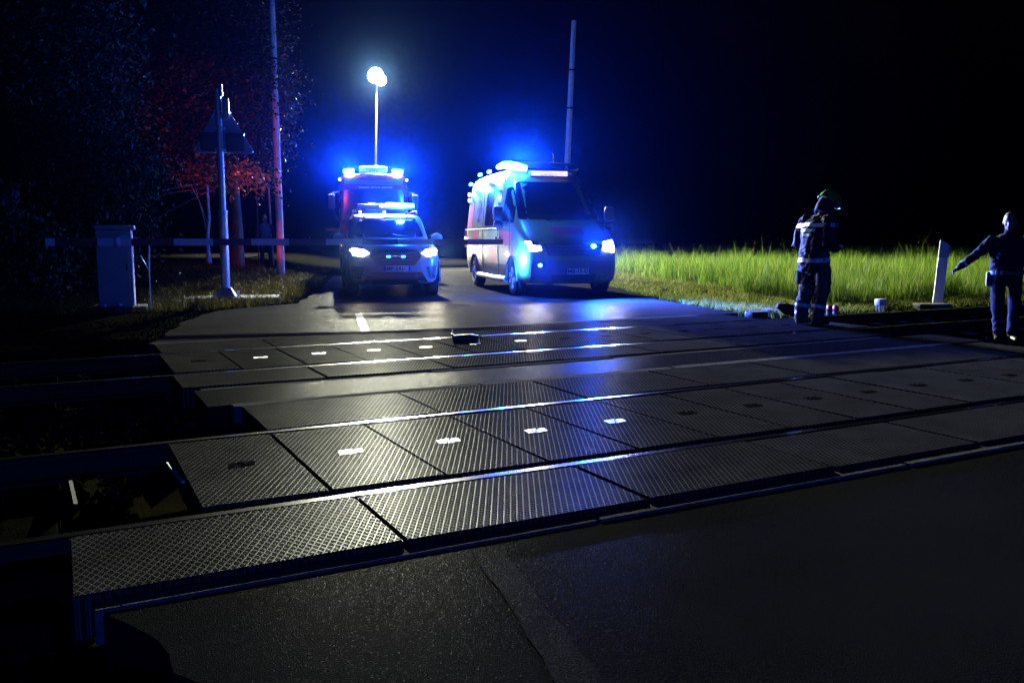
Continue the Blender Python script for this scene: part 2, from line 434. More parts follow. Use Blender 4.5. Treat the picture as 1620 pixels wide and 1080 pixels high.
w = bpy.data.worlds.new('World'); scene.world = w; w.use_nodes = True
nt = w.node_tree
for n in list(nt.nodes): nt.nodes.remove(n)
k = NT(nt)
sky = k.n('TexSky', sky_type='NISHITA'); sky.sun_disc = False
sky.sun_elevation = R(-4); sky.sun_rotation = R(200)
bg = k.n('Background', i_Color=sky.outputs[0], i_Strength=0.02)
wo = k.n('OutputWorld'); nt.links.new(bg.outputs[0], wo.inputs[0])
scene.view_settings.view_transform = 'Standard'; scene.view_settings.look = 'None'
scene.view_settings.exposure = 0; scene.view_settings.gamma = 1
cy = scene.cycles
cy.use_denoising = True; cy.max_bounces = 4; cy.diffuse_bounces = 2; cy.glossy_bounces = 2; cy.transmission_bounces = 2
cy.volume_bounces = 0; cy.transparent_max_bounces = 4; cy.sample_clamp_indirect = 4.0; cy.sample_clamp_direct = 0
cy.caustics_reflective = False; cy.caustics_refractive = False; cy.use_light_tree = True
scene.render.film_transparent = False

# ------------------------------------------------------------------ ground sheet
def axis(lo, hi, fine_lo, fine_hi, step, grow=1.18):
    a = list(np.arange(fine_lo, fine_hi + 1e-6, step)); d = step; x = a[-1]
    while x < hi: d *= grow; x += d; a.append(min(x, hi))
    d = step; x = a[0]
    while x > lo: d *= grow; x -= d; a.insert(0, max(x, lo))
    return np.array(a)
gx = axis(-140, 140, -16, 22, 0.25); gy = axis(-40, 240, -2, 40, 0.25)
X, Y = np.meshgrid(gx, gy)
Z = hz(X, Y) + rng.normal(0, 0.006, X.shape)
V = np.stack([X, Y, Z], -1).reshape(-1, 3); nxg = len(gx); nyg = len(gy)
ii, jj = np.meshgrid(np.arange(nxg - 1), np.arange(nyg - 1)); a0 = (jj * nxg + ii).ravel()
ground = npmesh('ground', V, np.stack([a0, a0 + 1, a0 + nxg + 1, a0 + nxg], -1), M['ground'], True)
tag(ground, kind='structure')

def strip_sheet(name, tvals, lo, hi, z, mat, step=0.6, thick=0.0):
    """road sheet between two s-edges over a run of t; z constant"""
    m = MB(); rows = []
    for t in tvals:
        l, r = lo(t), hi(t); n = max(2, int((r - l) / step) + 1)
        rows.append((t, l, r))
    n = 14; vs = []; fs = []
    for t, l, r in rows:
        for i in range(n):
            q = l + (r - l) * i / (n - 1)
            vs.append(ST(q, t, z(q, t) if callable(z) else z))
    for a in range(len(rows) - 1):
        for i in range(n - 1):
            p = a * n + i; fs.append((p, p + 1, p + n + 1, p + n))
    if thick:
        # skirt so that the broken edge has depth
        for side in (0, n - 1):
            base = len(vs)
            for a in range(len(rows)):
                p = vs[a * n + side]; vs.append(Vector((p.x, p.y, p.z - thick)))
            for a in range(len(rows) - 1):
                q = a * n + side; fs.append((q, q + n, base + a + 1, base + a))
        base = len(vs)
        for row in (0, len(rows) - 1):
            b0 = len(vs)
            for i in range(n):
                p = vs[row * n + i]; vs.append(Vector((p.x, p.y, p.z - thick)))
            for i in range(n - 1):
                q = row * n + i; fs.append((q, q + 1, b0 + i + 1, b0 + i))
    m.add(vs, fs); o = m.build(name, mat, smooth_=False); tag(o, kind='structure'); return o

def jag(t, amp=0.06):
    return amp * (math.sin(t * 5.1) + 0.6 * math.sin(t * 13.7 + 1) + 0.4 * math.sin(t * 31.0 + 2)) / 2
le = lambda t: float(edge(LEFT_EDGE, t)) + jag(t)
re = lambda t: float(edge(RIGHT_EDGE, t)) + jag(t + 40)
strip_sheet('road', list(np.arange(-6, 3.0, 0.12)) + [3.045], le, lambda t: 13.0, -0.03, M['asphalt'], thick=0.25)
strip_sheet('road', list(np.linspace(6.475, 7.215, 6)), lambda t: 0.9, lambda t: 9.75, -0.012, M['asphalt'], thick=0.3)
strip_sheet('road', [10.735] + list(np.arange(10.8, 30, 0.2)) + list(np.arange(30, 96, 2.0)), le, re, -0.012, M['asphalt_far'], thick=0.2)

def ground_patch(name, pts, mat, z=0.012, n=24):
    """four ground corners, bilinear, laid on the terrain"""
    a, b, c, d = [np.array(p[:2]) for p in pts]; vs = []; fs = []
    for i in range(n + 1):
        for j in range(n + 1):
            u, v = i / n, j / n; p = (a * (1 - u) + b * u) * (1 - v) + (d * (1 - u) + c * u) * v
            vs.append((p[0], p[1], float(hz(p[0], p[1])) + z))
    for i in range(n):
        for j in range(n):
            q = i * (n + 1) + j; fs.append((q, q + 1, q + n + 2, q + n + 1))
    m = MB(); m.add(vs, fs); return tag(m.build(name, mat, smooth_=True), kind='structure')
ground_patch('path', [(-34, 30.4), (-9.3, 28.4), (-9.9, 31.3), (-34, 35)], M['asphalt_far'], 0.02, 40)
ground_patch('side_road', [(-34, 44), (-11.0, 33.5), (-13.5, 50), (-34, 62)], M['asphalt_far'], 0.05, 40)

# worn edge line of the road (two pieces, paint almost gone)
def paint(s0, t0, s1, t1, wd, z):
    m = MB(); n = 22; vs = []; fs = []
    for i in range(n + 1):
        u = i / n; c = np.array((s0 + (s1 - s0) * u, t0 + (t1 - t0) * u))
        for sg in (-1, 1): vs.append(ST(c[0] + sg * (wd / 2 + random.uniform(-.012, .012)), c[1], z))
    for i in range(n): fs.append((2 * i, 2 * i + 1, 2 * i + 3, 2 * i + 2))
    m.add(vs, fs); return m
pm = paint(1.45, 3.0, 0.85, 0.2, 0.13, -0.026).build('road_line', M['line_worn'], smooth_=False); tag(pm, kind='structure')
pm = paint(3.50, 10.8, 4.25, 13.5, 0.12, -0.008).build('road_line', M['line_paint_far'], smooth_=False); tag(pm, kind='structure')

# ------------------------------------------------------------------ rails
ANG = math.atan2(SD[1], SD[0])
def rail_mesh(m):
    # x along the rail; profile (y, z), top at z = 0
    prof = [(-.036, -.006), (-.026, 0), (.026, 0), (.036, -.006), (.036, -.035), (.01, -.048), (.01, -.125), (.07, -.14), (.07, -.155), (-.07, -.155), (-.07, -.14), (-.01, -.125), (-.01, -.048), (-.036, -.035)]
    L0, L1, n = -24.0, 34.0, 30; P = len(prof); vs = []
    for i in range(n + 1):
        x = L0 + (L1 - L0) * i / n
        vs += [(x, y, z) for y, z in prof]
    for i in range(n):
        for j in range(P):
            a = i * P + j; b = i * P + (j + 1) % P
            fs = (a, b, b + P, a + P)
            m.f.append(fs); m.m.append(0 if j in (0, 1, 2) else 1)
    m.v += vs
RT = [3.865, 5.405, 8.085, 9.645]
rlab = ['polished steel rail nearest the camera, in front of the near row of panels', 'steel rail of the near track on its far side, glinting orange at left', 'steel rail of the far track on the camera side, behind the strip of asphalt', 'steel rail farthest from the camera, in front of the two emergency vehicles']
m = MB(); rail_mesh(m)
for i, t in enumerate(RT):
    if i == 0: r0 = m.build('rail', [M['rail_top'], M['steel_dark']], smooth_=False); o = r0
    else: o = r0.copy(); COL.objects.link(o)
    o.location = ST(0, t, -0.002); o.rotation_euler = (0, 0, ANG)
    tag(o, rlab[i], 'rail', 'rails of the two tracks')

# ------------------------------------------------------------------ rubber crossing panels
def panel_mesh(L, W, thick=0.16):
    m = MB(); bm = bmesh.new(); bmesh.ops.create_cube(bm, size=1)
    for v in bm.verts: v.co = Vector((v.co.x * L, v.co.y * W, (v.co.z - .5) * thick))
    bmesh.ops.bevel(bm, geom=list(bm.edges), offset=0.006, segments=2, affect='EDGES')
    m.bm(bm); return m
def emblem():
    m = MB()
    def q(x0, x1, y0, y1, sl=0.02):
        x0, x1, y0, y1, sl = (v * .7 for v in (x0, x1, y0, y1, sl))
        m.add([(x0, y0, 0), (x1, y0, 0), (x1 + sl, y1, 0), (x0 + sl, y1, 0), (x0, y0, .003), (x1, y0, .003), (x1 + sl, y1, .003), (x0 + sl, y1, .003)],
              [(0, 3, 2, 1), (4, 5, 6, 7), (0, 1, 5, 4), (1, 2, 6, 5), (2, 3, 7, 6), (3, 0, 4, 7)])
    # block with slanted bars and a dark double-hook gap, as on the panels
    for i in range(3): q(-.10 + i * .0165, -.10 + i * .0165 + .0145, -.062, .062)
    q(-.048, -.036, -.062, -.012); q(-.048, -.030, .012, .062)
    q(-.026, .022, .046, .07); q(-.026, -.008, .004, .034); q(-.006, .022, -.004, .018)
    q(-.030, .020, -.07, -.046); q(.000, .022, -.034, -.018)
    for i in range(4): q(.032 + i * .0165, .032 + i * .0165 + .0145, -.056 + (i % 2) * .006, .056)
    return m
ordn = ['first', 'second', 'third', 'fourth', 'fifth', 'sixth', 'seventh', 'eighth', 'ninth', 'tenth', 'eleventh', 'twelfth', 'thirteenth', 'fourteenth', 'fifteenth', 'sixteenth']
M['emblem'] = pbr('white_emblem', (0.42, 0.42, 0.41), 0.45, var=0.12, scale=60, bump=0.2, bscale=200, spec=0.5)
M['emblem_unlit'] = pbr('unlit_emblem', (0.006, 0.006, 0.006), 0.9, var=0.4, scale=60, bump=0.2, bscale=200, spec=0.0)  # near-black copy for marks out of the light; their shade is in the colour
ROWS = [  # s0, step, count, t0, t1, description, emblem
    (-0.03, 1.2, 8, 3.155, 3.815, 'long rubber mat in the row nearest the camera, {} from the left end', False),
    (0.50, 0.6, 15, 3.975, 5.325, 'black ribbed rubber mat between the near rails, {} from the left end', True),
    (1.10, 1.2, 7, 5.455, 6.330, 'long rubber mat behind the near track, {} from the left end', False),
    (0.82, 1.2, 7, 7.335, 8.035, 'long rubber mat in front of the far track, {} from the left end', False),
    (0.86, 0.6, 15, 8.195, 9.565, 'black ribbed rubber mat between the far rails, {} from the left end', True),
    (0.90, 1.2, 7, 9.695, 10.60, 'long rubber mat on the vehicles\' side of the far track, {} from the left end', False)]
emb0 = None
for (s0, st_, cnt, t0, t1, d, em) in ROWS:
    p0 = None
    for i in range(cnt):
        if p0 is None: p0 = panel_mesh(st_ - 0.014, t1 - t0).build('rubber_mat', M['tread'], smooth_=False); o = p0
        else: o = p0.copy(); COL.objects.link(o)
        o.location = ST(s0 + st_ * (i + .5), (t0 + t1) / 2, random.uniform(-.003, .003)); o.rotation_euler = (random.uniform(-.002, .002), random.uniform(-.003, .003), ANG)
        tag(o, d.format(ordn[i]), 'rubber mat', 'rubber panels of the level crossing')
        if em:
            if emb0 is None: e = emblem().build('emblem', M['emblem'], o, smooth_=False); emb0 = e; embd = e.data; ew = emb0.copy(); ew.data = emb0.data.copy(); ew.data.materials[0] = M['emblem_unlit']; emb_unlit = ew
            else:
                src = emb0
                e = src.copy(); e.data = embd; COL.objects.link(e); e.parent = o
            if i == 0 or i >= (5 if t0 < 5 else 7): e.data = emb_unlit.data
            e.location = (0, 0, 0.0008)
bpy.data.objects.remove(emb_unlit) if emb_unlit.users == 0 else None

# concrete edge beams along the panels
def beams(s0, s1, t0, t1, z, lab, L=2.0, h=0.12):
    b0 = None; n = int(round((s1 - s0) / L))
    for i in range(n):
        if b0 is None:
            m = MB(); m.box((0, 0, -h / 2), (L - .02, t1 - t0, h), bev=0.006); b0 = m.build('edge_beam', M['edge_concrete'], smooth_=False); o = b0
        else: o = b0.copy(); COL.objects.link(o)
        o.location = ST(s0 + L * (i + .5), (t0 + t1) / 2, z + random.uniform(-.006, .004)); o.rotation_euler = (0, 0, ANG + random.uniform(-.003, .003))
        tag(o, lab.format(ordn[i]), 'edge beam', 'concrete edge beams of the crossing')
beams(0.03, 10.03, 3.052, 3.142, -0.018, 'concrete edge beam by the foreground asphalt, {} from the left')
beams(1.05, 9.05, 6.345, 6.465, -0.004, 'pale edge beam on the camera side of the middle asphalt, {} from the left')
beams(0.95, 8.95, 7.225, 7.29, -0.008, 'edge beam on the far side of the middle asphalt, {} from the left')
beams(0.9, 8.9, 10.615, 10.725, -0.006, 'edge beam on the vehicles\' side of the crossing, {} from the left')

M['dark_plate'] = pbr('dark_plate', (0.004, 0.004, 0.004), 0.9, spec=0.0)
# deflector plates at the left ends
for (px0, py0, px1, py1, lab) in ((262, 738, 287, 768, 'bright steel deflector plate at the left end of the near panels'), (109, 768, 117, 806, 'narrow steel plate on the dark trackbed, farthest left')):
    a = at(px0, py0, 1); r0_ = ray(px0, py0); r1_ = ray(px1, py1)
    k0 = (EYE + .05) / -r0_[2]; k1 = (EYE + .05) / -r1_[2]
    A = Vector((r0_[0] * k0, r0_[1] * k0, -.05)); B = Vector((r1_[0] * k1, r1_[1] * k1, -.05))
    d_ = (B - A); side = Vector((-1, 0.0, 0)); m = MB()
    q = [A, B, B + side * .16 + Vector((0, 0, -.12)), A + side * .16 + Vector((0, 0, -.12))]
    up = Vector((0, 0, .012)); m.add([p for p in q] + [p + up for p in q], [(0, 1, 2, 3), (7, 6, 5, 4), (0, 4, 5, 1), (1, 5, 6, 2), (2, 6, 7, 3), (3, 7, 4, 0)])
    plo = tag(m.build('deflector_plate', M['dark_plate'], smooth_=False), lab, 'steel plate')
    m = MB(); lip = [A + up, B + up, B + up + Vector((.02, 0, 0)), A + up + Vector((.02, 0, 0))]; m.add(lip + [p + Vector((0, 0, .016)) for p in lip], [(0, 1, 2, 3), (7, 6, 5, 4), (0, 4, 5, 1), (1, 5, 6, 2), (2, 6, 7, 3), (3, 7, 4, 0)])
    m.build('lip', M['galv'] if px0 > 200 else M['steel_dark'], plo, smooth_=False)

M['old_sleeper'] = pbr('old_sleeper', (0.004, 0.004, 0.0038), 0.95, spec=0.0, var=0.4, bump=0.3)
# sleepers on the open trackbed
sl0 = None
for tr, tc in ((0, 4.635), (1, 8.865)):
    for s in list(np.arange(-5.6, (0.1, 0.5)[tr], 0.6)) + list(np.arange(10.2, 17.0, 0.6)):
        if sl0 is None:
            m = MB(); m.box((0, 0, -.1), (.26, 2.5, .2), bev=.03); sl0 = m.build('sleeper', M['old_sleeper'], smooth_=False); o = sl0
        else: o = sl0.copy(); COL.objects.link(o)
        o.location = ST(s + random.uniform(-.02, .02), tc, -.16); o.rotation_euler = (0, 0, ANG + random.uniform(-.01, .01))
        tag(o, 'concrete sleeper on the dark trackbed of the %s, %s of the crossing' % (('near track', 'far track')[tr], 'left' if s < 5 else 'right'), 'sleeper', 'sleepers of the %s track %s of the crossing' % (('near', 'far')[tr], 'left' if s < 5 else 'right'))

# ballast
def stones(n, sampler, rmin, rmax, name):
    ico = bmesh.new(); bmesh.ops.create_icosphere(ico, subdivisions=1, radius=1); ico.verts.index_update()
    bv = np.array([v.co[:] for v in ico.verts]); bf = np.array([[v.index for v in f.verts] for f in ico.faces]); ico.free()
    P = sampler(n); n = len(P); r = rng.uniform(rmin, rmax, n) 
    vs = bv[None] * (1 + rng.normal(0, .22, (n, len(bv), 1))) * r[:, None, None] * rng.uniform(.6, 1.2, (n, 1, 3))
    vs += P[:, None, :]; f = bf[None] + (np.arange(n) * len(bv))[:, None, None]
    o = npmesh(name, vs.reshape(-1, 3), f.reshape(-1, 3), M['stone']); return tag(o, kind='stuff')
def s_ballast(n):
    s = np.where(rng.random(n) < .45, rng.uniform(-4.5, .3, n), rng.uniform(9.75, 17.5, n)); t = rng.uniform(2.9, 10.9, n)
    s = np.where((s < 5) & (t > 5.4), s + .6, s); s = np.where((s < 5) & (t < 3.3), s - .4, s)
    x = SD[0] * s + TD[0] * t; y = SD[1] * s + TD[1] * t
    return np.stack([x, y, hz(x, y) + rng.uniform(.0, .06, n)], -1)
bl = stones(11000, s_ballast, .02, .045, 'ballast'); tag(bl, 'dark crushed-stone ballast on the open trackbed beside the crossing', 'ballast')
def s_gravel(n):
    t = rng.uniform(-.5, 2.9, n); s = edge(LEFT_EDGE, t) - np.abs(rng.normal(0, .35, n)) + .06
    x = SD[0] * s + TD[0] * t; y = SD[1] * s + TD[1] * t
    return np.stack([x, y, hz(x, y) + .004], -1)
gv = stones(1500, s_gravel, .006, .02, 'gravel'); tag(gv, 'loose gravel along the left edge of the foreground asphalt', 'gravel')
def s_gravel2(n):
    t = rng.uniform(10.8, 19, n); s = edge(LEFT_EDGE, t) - np.abs(rng.normal(0, .6, n)) + .15
    x = SD[0] * s + TD[0] * t; y = SD[1] * s + TD[1] * t
    return np.stack([x, y, hz(x, y) + .006], -1)
gv = stones(2600, s_gravel2, .006, .016, 'gravel'); tag(gv, 'grit along the left road edge in front of the police car', 'gravel')

# ------------------------------------------------------------------ grass
def blades(name, P, h, wd, lean, mat, label, segs=2):
    n = len(P); a = rng.uniform(0, 2 * PI, n); dx, dy = np.cos(a), np.sin(a)
    la = rng.uniform(0, 2 * PI, n); lx, ly = np.cos(la) * lean * h, np.sin(la) * lean * h
    rows = []
    for i in range(segs + 1):
        u = i / segs; ww = wd * (1 - u) ** .7 * .5 + .0006
        cx = P[:, 0] + lx * u ** 1.8; cyy = P[:, 1] + ly * u ** 1.8; cz = P[:, 2] + h * (u - .15 * lean * u * u)
        rows += [np.stack([cx - dx * ww, cyy - dy * ww, cz], -1), np.stack([cx + dx * ww, cyy + dy * ww, cz], -1)]
    vs = np.stack(rows, 1); k_ = vs.shape[1]; base = (np.arange(n) * k_)[:, None]
    f = np.concatenate([base + np.array([[2 * i, 2 * i + 1, 2 * i + 3, 2 * i + 2]]) for i in range(segs)], 0)
    o = npmesh(name, vs.reshape(-1, 3), f, mat)
    return tag(o, label, 'grass', kind='stuff')

def noise2(x, y):
    return (np.sin(x * 1.7 + 1.3 * np.sin(y * .9)) + np.sin(y * 2.3 + 1.1 * np.sin(x * 1.3 + 2)) + np.sin((x + y) * .71)) / 3
def bound_x(y):   # tall grass begins to the right of this line
    return np.interp(y, [13, 17, 20, 24, 30, 60], [7.0, 6.3, 5.6, 4.7, 3.7, 3.0])
def in_right(x, y, tmin):
    s, t = to_st(x, y)
    return (s > edge(RIGHT_EDGE, t) + .25) & (t > tmin)
n = 240000
y = np.exp(rng.uniform(math.log(13.5), math.log(75), n)); x = 3 + rng.random(n) * (0.66 * y + 3 - 3)
s, t = to_st(x, y)
ok = in_right(x, y, 12.1) & (x > bound_x(y) + .35 * noise2(x * 2, y * 2))
cl = noise2(x * 2.7 + 1, y * 1.9) * .5 + noise2(x * 7.1, y * 5.3 + 2) * .5
ok &= rng.random(len(x)) < .72 + .55 * cl
x, y, cl = x[ok], y[ok], cl[ok]; n = len(x)
h = (.60 + .12 * noise2(x, y) + .16 * cl) * rng.uniform(.45, 1.2, n) * np.interp(y, [13, 16, 20, 60], [.75, .95, 1.05, 1.05]); 
tallest = rng.random(n) < .012; h = np.where(tallest, h * 1.5, h); h *= (1 + .22 * noise2(x * 1.9 + 3, y * 1.4))
wd = .011 * (y / 17) ** .8 * rng.uniform(.6, 1.3, n)
blades('tall_grass', np.stack([x, y, hz(x, y)], -1), h, wd, rng.uniform(.05, .55, n), M['tall_grass'], 'tall uncut meadow grass lit green to the right of the ambulance')
n = 130000
y = np.exp(rng.uniform(math.log(11.5), math.log(45), n)); x = rng.uniform(1.5, 14, n)
s, t = to_st(x, y); ok = (s > edge(RIGHT_EDGE, t) + .1 + .25 * np.abs(noise2(x * 3, y * 3))) & (t > 10.9) & ((x < bound_x(y) + .5) | (t < 12.6)) & (rng.random(n) < .45 + .55 * noise2(x * 4, y * 4) + .3)
ok &= (x < .68 * y + 1)
x, y = x[ok], y[ok]; n = len(x)
h = rng.uniform(.04, .13, n) * (1 + .8 * np.clip(noise2(x * 3, y * 3), 0, 1))
blades('mown_grass', np.stack([x, y, hz(x, y)], -1), h, .012 * (y / 15) ** .8 * rng.uniform(.6, 1.4, n), rng.uniform(.3, 1.6, n), M['mown_grass'], 'short mown grass strip between the road and the tall meadow')
n = 120000
y = np.exp(rng.uniform(math.log(13.5), math.log(34), n)); x = -rng.random(n) * .62 * y - .5
s, t = to_st(x, y); ok = (s < edge(LEFT_EDGE, t) - .15 - .5 * np.abs(noise2(x * 2, y * 2))) & (t > 15.4) & (rng.random(n) < .5 + .5 * noise2(x * 3, y * 3) + .2)
ok &= ~((y > 28.2 + (-9.3 - x) * .08) & (y < 31.4 + (-9.6 - x) * .15))
x, y = x[ok], y[ok]; n = len(x)
h = rng.uniform(.05, .2, n) * (1 + .8 * np.clip(noise2(x * 2, y * 2), 0, 1))
blades('verge_grass', np.stack([x, y, hz(x, y)], -1), h, .012 * (y / 17) ** .8 * rng.uniform(.6, 1.4, n), rng.uniform(.2, 1.3, n), M['verge_grass'], 'patchy olive grass on the left verge around the signal post')

# ------------------------------------------------------------------ trees
def leaves(blobs, size, per_clump=20):
    """blobs: (centre, radii, number of clumps). leaf clumps spread through the volume, denser near the skin"""
    vs = []; 
    for c, r, nc in blobs:
        d = rng.normal(0, 1, (nc, 3)); d /= np.linalg.norm(d, axis=1)[:, None]
        rad = rng.uniform(.25, 1.0, nc) ** .45 * (1 + .12 * rng.normal(0, 1, nc))
        cc = np.array(c) + d * rad[:, None] * np.array(r)
        cs = rng.uniform(.12, .36, nc)
        pts = cc[:, None, :] + rng.normal(0, 1, (nc, per_clump, 3)) * cs[:, None, None] * np.array([1, 1, .7])
        keep = rng.random((nc, per_clump)) < .9
        vs.append(pts[keep])
    P = np.concatenate(vs); n = len(P)
    nrm = rng.normal(0, 1, (n, 3)) + np.array([0, 0, .6]); nrm /= np.linalg.norm(nrm, axis=1)[:, None]
    a = rng.normal(0, 1, (n, 3)); ax = np.cross(nrm, a); ax /= np.linalg.norm(ax, axis=1)[:, None] + 1e-9; ay = np.cross(nrm, ax)
    L = size * rng.uniform(.6, 1.3, n)[:, None]; W = L * rng.uniform(.45, .7, n)[:, None]
    q = np.stack([P - ax * L * .5, P + ay * W * .5 + nrm * L * .08, P + ax * L * .5 - nrm * L * .1, P - ay * W * .5 + nrm * L * .08], 1)
    P4 = q.reshape(-1, 3); f = (np.arange(n) * 4)[:, None] + np.array([[0, 1, 2, 3]])
    return P4, f

def tree(name, base, hgt, rad, blobs, leafsize, mat, label, group, barkm='bark', lean=(0, 0), limbs=9, cat='tree', stems=1):
    root = empty(name, base, 0, label, cat, group)
    m = MB()
    for q in range(stems):
        ox, oy = (random.uniform(-.35, .35), random.uniform(-.35, .35)) if stems > 1 else (0, 0)
        path = [(ox, oy, -.25)]; rr = [rad * 1.5]
        for i in range(1, 9):
            u = i / 8; path.append((ox * (1 + u) + lean[0] * u + random.uniform(-.06, .06) * hgt * .15, oy * (1 + u) + lean[1] * u + random.uniform(-.06, .06) * hgt * .15, hgt * u)); rr.append(rad * (1.1 - .85 * u))
        m.tube(path, rr, 12)
        for i in range(limbs):
            u = random.uniform(.22, .9); b = Vector(path[0]).lerp(Vector(path[-1]), u)
            c = blobs[random.randrange(len(blobs))]
            e = Vector(c[0]) + Vector([random.uniform(-.5, .5) * q_ for q_ in c[1]])
            mid = b.lerp(e, .5) + Vector((random.uniform(-.3, .3), random.uniform(-.3, .3), .3))
            m.tube([b, b.lerp(mid, .5) + Vector((0, 0, .1)), mid, mid.lerp(e, .6), e], [rad * .42 * (1 - u * .4), rad * .32, rad * .2, rad * .1, .012], 7)
    m.build('trunk', M[barkm], root)
    P, f = leaves(blobs, leafsize)
    me = npmesh('crown', P, f, M[mat]); me.parent = root
    return root

def tb(px, py): 
    p = G(px, py); return p
b1 = tb(374, 424); print('tree base', b1)
tree('broadleaf_tree', b1, 9.5, .18, [((-.3, 0, 7.2), (2.0, 2.2, 2.9), 900), ((.85, -.3, 5.2), (1.0, 1.5, 1.6), 520), ((-1.8, -1.0, 5.0), (1.9, 1.9, 1.9), 620), ((-.4, -.4, 10.2), (1.3, 1.7, 2.2), 380), ((-1.2, .5, 3.6), (2.0, 1.6, .8), 330), ((.5, .2, 3.7), (1.0, 1.2, .6), 170)], .14, 'leaf_lit_orange',
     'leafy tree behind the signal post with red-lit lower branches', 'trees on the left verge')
b2 = Vector((-11.8, 20.5, float(hz(-11.8, 20.5))))
tree('broadleaf_tree', b2, 10.5, .3, [((0, 0, 7.0), (2.8, 2.6, 3.2), 1250), ((1.6, -.6, 5.0), (1.9, 1.6, 2.0), 620), ((-1.8, .3, 4.6), (2.2, 1.8, 2.2), 620), ((.2, 0, 10.4), (2.2, 2.0, 2.2), 520), ((.4, -1.0, 3.2), (2.2, 1.4, 1.0), 400)], .14, 'leaf',
     'big dark tree filling the upper left, behind the barrier cabinet', 'trees on the left verge')
b3 = Vector((-8.9, 18.6, float(hz(-8.9, 18.6))))
tree('bush', b3, 2.6, .06, [((0, 0, 1.4), (1.1, .8, 1.4), 420), ((.4, .1, 2.6), (.9, .7, 1.0), 260), ((-.9, -.3, .9), (.9, .7, .9), 220), ((2.1, 1.6, 2.62), (.85, .6, .16), 55), ((3.0, 1.9, 2.55), (.35, .4, .12), 16)], .12, 'leaf',
     'tall bush right behind the grey barrier cabinet', 'bushes on the left verge', limbs=5, cat='bush', stems=3)
b4 = Vector((-9.6, 16.6, float(hz(-9.6, 16.6))))
tree('bush', b4, 1.5, .05, [((0, 0, .8), (1.1, .8, .85), 330), ((-1.2, .3, 1.1), (1.2, .8, 1.1), 300), ((-2.6, .4, 1.5), (1.2, .8, 1.5), 300)], .12, 'leaf',
     'low spreading bush at the far left under the counterweight end', 'bushes on the left verge', limbs=5, cat='bush', stems=3)
b5 = tb(332, 420)
tree('young_tree', b5, 4.0, .07, [((0, 0, 4.4), (.9, .9, 1.0), 150), ((-.5, .3, 3.2), (.7, .7, .5), 60)], .13, 'leaf_lit_orange', 'slim young tree with a pale stem just left of the signal post', 'trees on the left verge', barkm='pale_bark', limbs=3)
# ------------------------------------------------------------------ vehicle tools
def loft(stations, name, mats, parent, levels=1, cuts=()):
    """stations: (y, [(x, z) bottom-centre .. top-centre]); mirrored in x. cuts: wheel-arch cylinders (y, z, r, x0, x1)"""
    m = MB(); n = len(stations[0][1]); ring = []
    for y, pr in stations:
        right = [(x, y, z) for x, z in pr]; left = [(-x, y, z) for x, z in pr[1:-1]][::-1]
        ring.append(right + left)
    P = len(ring[0]); 
    for r in ring: m.v += r
    for i in range(len(ring) - 1):
        for j in range(P): m.f.append((i * P + j, i * P + (j + 1) % P, (i + 1) * P + (j + 1) % P, (i + 1) * P + j)); m.m.append(0)
    for e, base in ((0, 0), (1, (len(ring) - 1) * P)):
        # end cap as a grid of quads between right and left halves
        for j in range(n - 1):
            a = base + j; b = base + j + 1; c = base + (P - j - 1) % P; d = base + (P - j) % P
            q = [a, b, c, d]
            u = []
            for t in q:
                if t not in u: u.append(t)
            if len(u) >= 3: m.f.append(tuple(u)); m.m.append(0)
    o = m.build(name, mats, parent)
    if levels:
        md = o.modifiers.new('s', 'SUBSURF'); md.levels = levels; md.render_levels = levels; evaluated(o)
    for (cy_, cz_, cr, x0, x1) in cuts:
        cm = MB(); cm.lathe([(x0, .001), (x0, cr), (x1, cr), (x1, .001)], (0, cy_, cz_), 'X', 28)
        c = cm.build('cutter', mats, None); c.parent = parent
        bpy.context.view_layer.update()
        md = o.modifiers.new('b', 'BOOLEAN'); md.operation = 'DIFFERENCE'; md.object = c; md.solver = 'EXACT'; evaluated(o)
        bpy.data.objects.remove(c)
    me = o.data
    me.polygons.foreach_set('use_smooth', [True] * len(me.polygons)); me.set_sharp_from_angle(angle=R(40))
    return o

def bvh_of(o):
    me = o.data
    return BVHTree.FromPolygons([v.co[:] for v in me.vertices], [tuple(p.vertices) for p in me.polygons])

DIRS = {'front': (lambda a, b: Vector((a, -9, b)), Vector((0, 1, 0))), 'left': (lambda a, b: Vector((-9, a, b)), Vector((1, 0, 0))),
        'right': (lambda a, b: Vector((9, a, b)), Vector((-1, 0, 0))), 'top': (lambda a, b: Vector((a, b, 9)), Vector((0, 0, -1))), 'back': (lambda a, b: Vector((a, 19, b)), Vector((0, -1, 0)))}

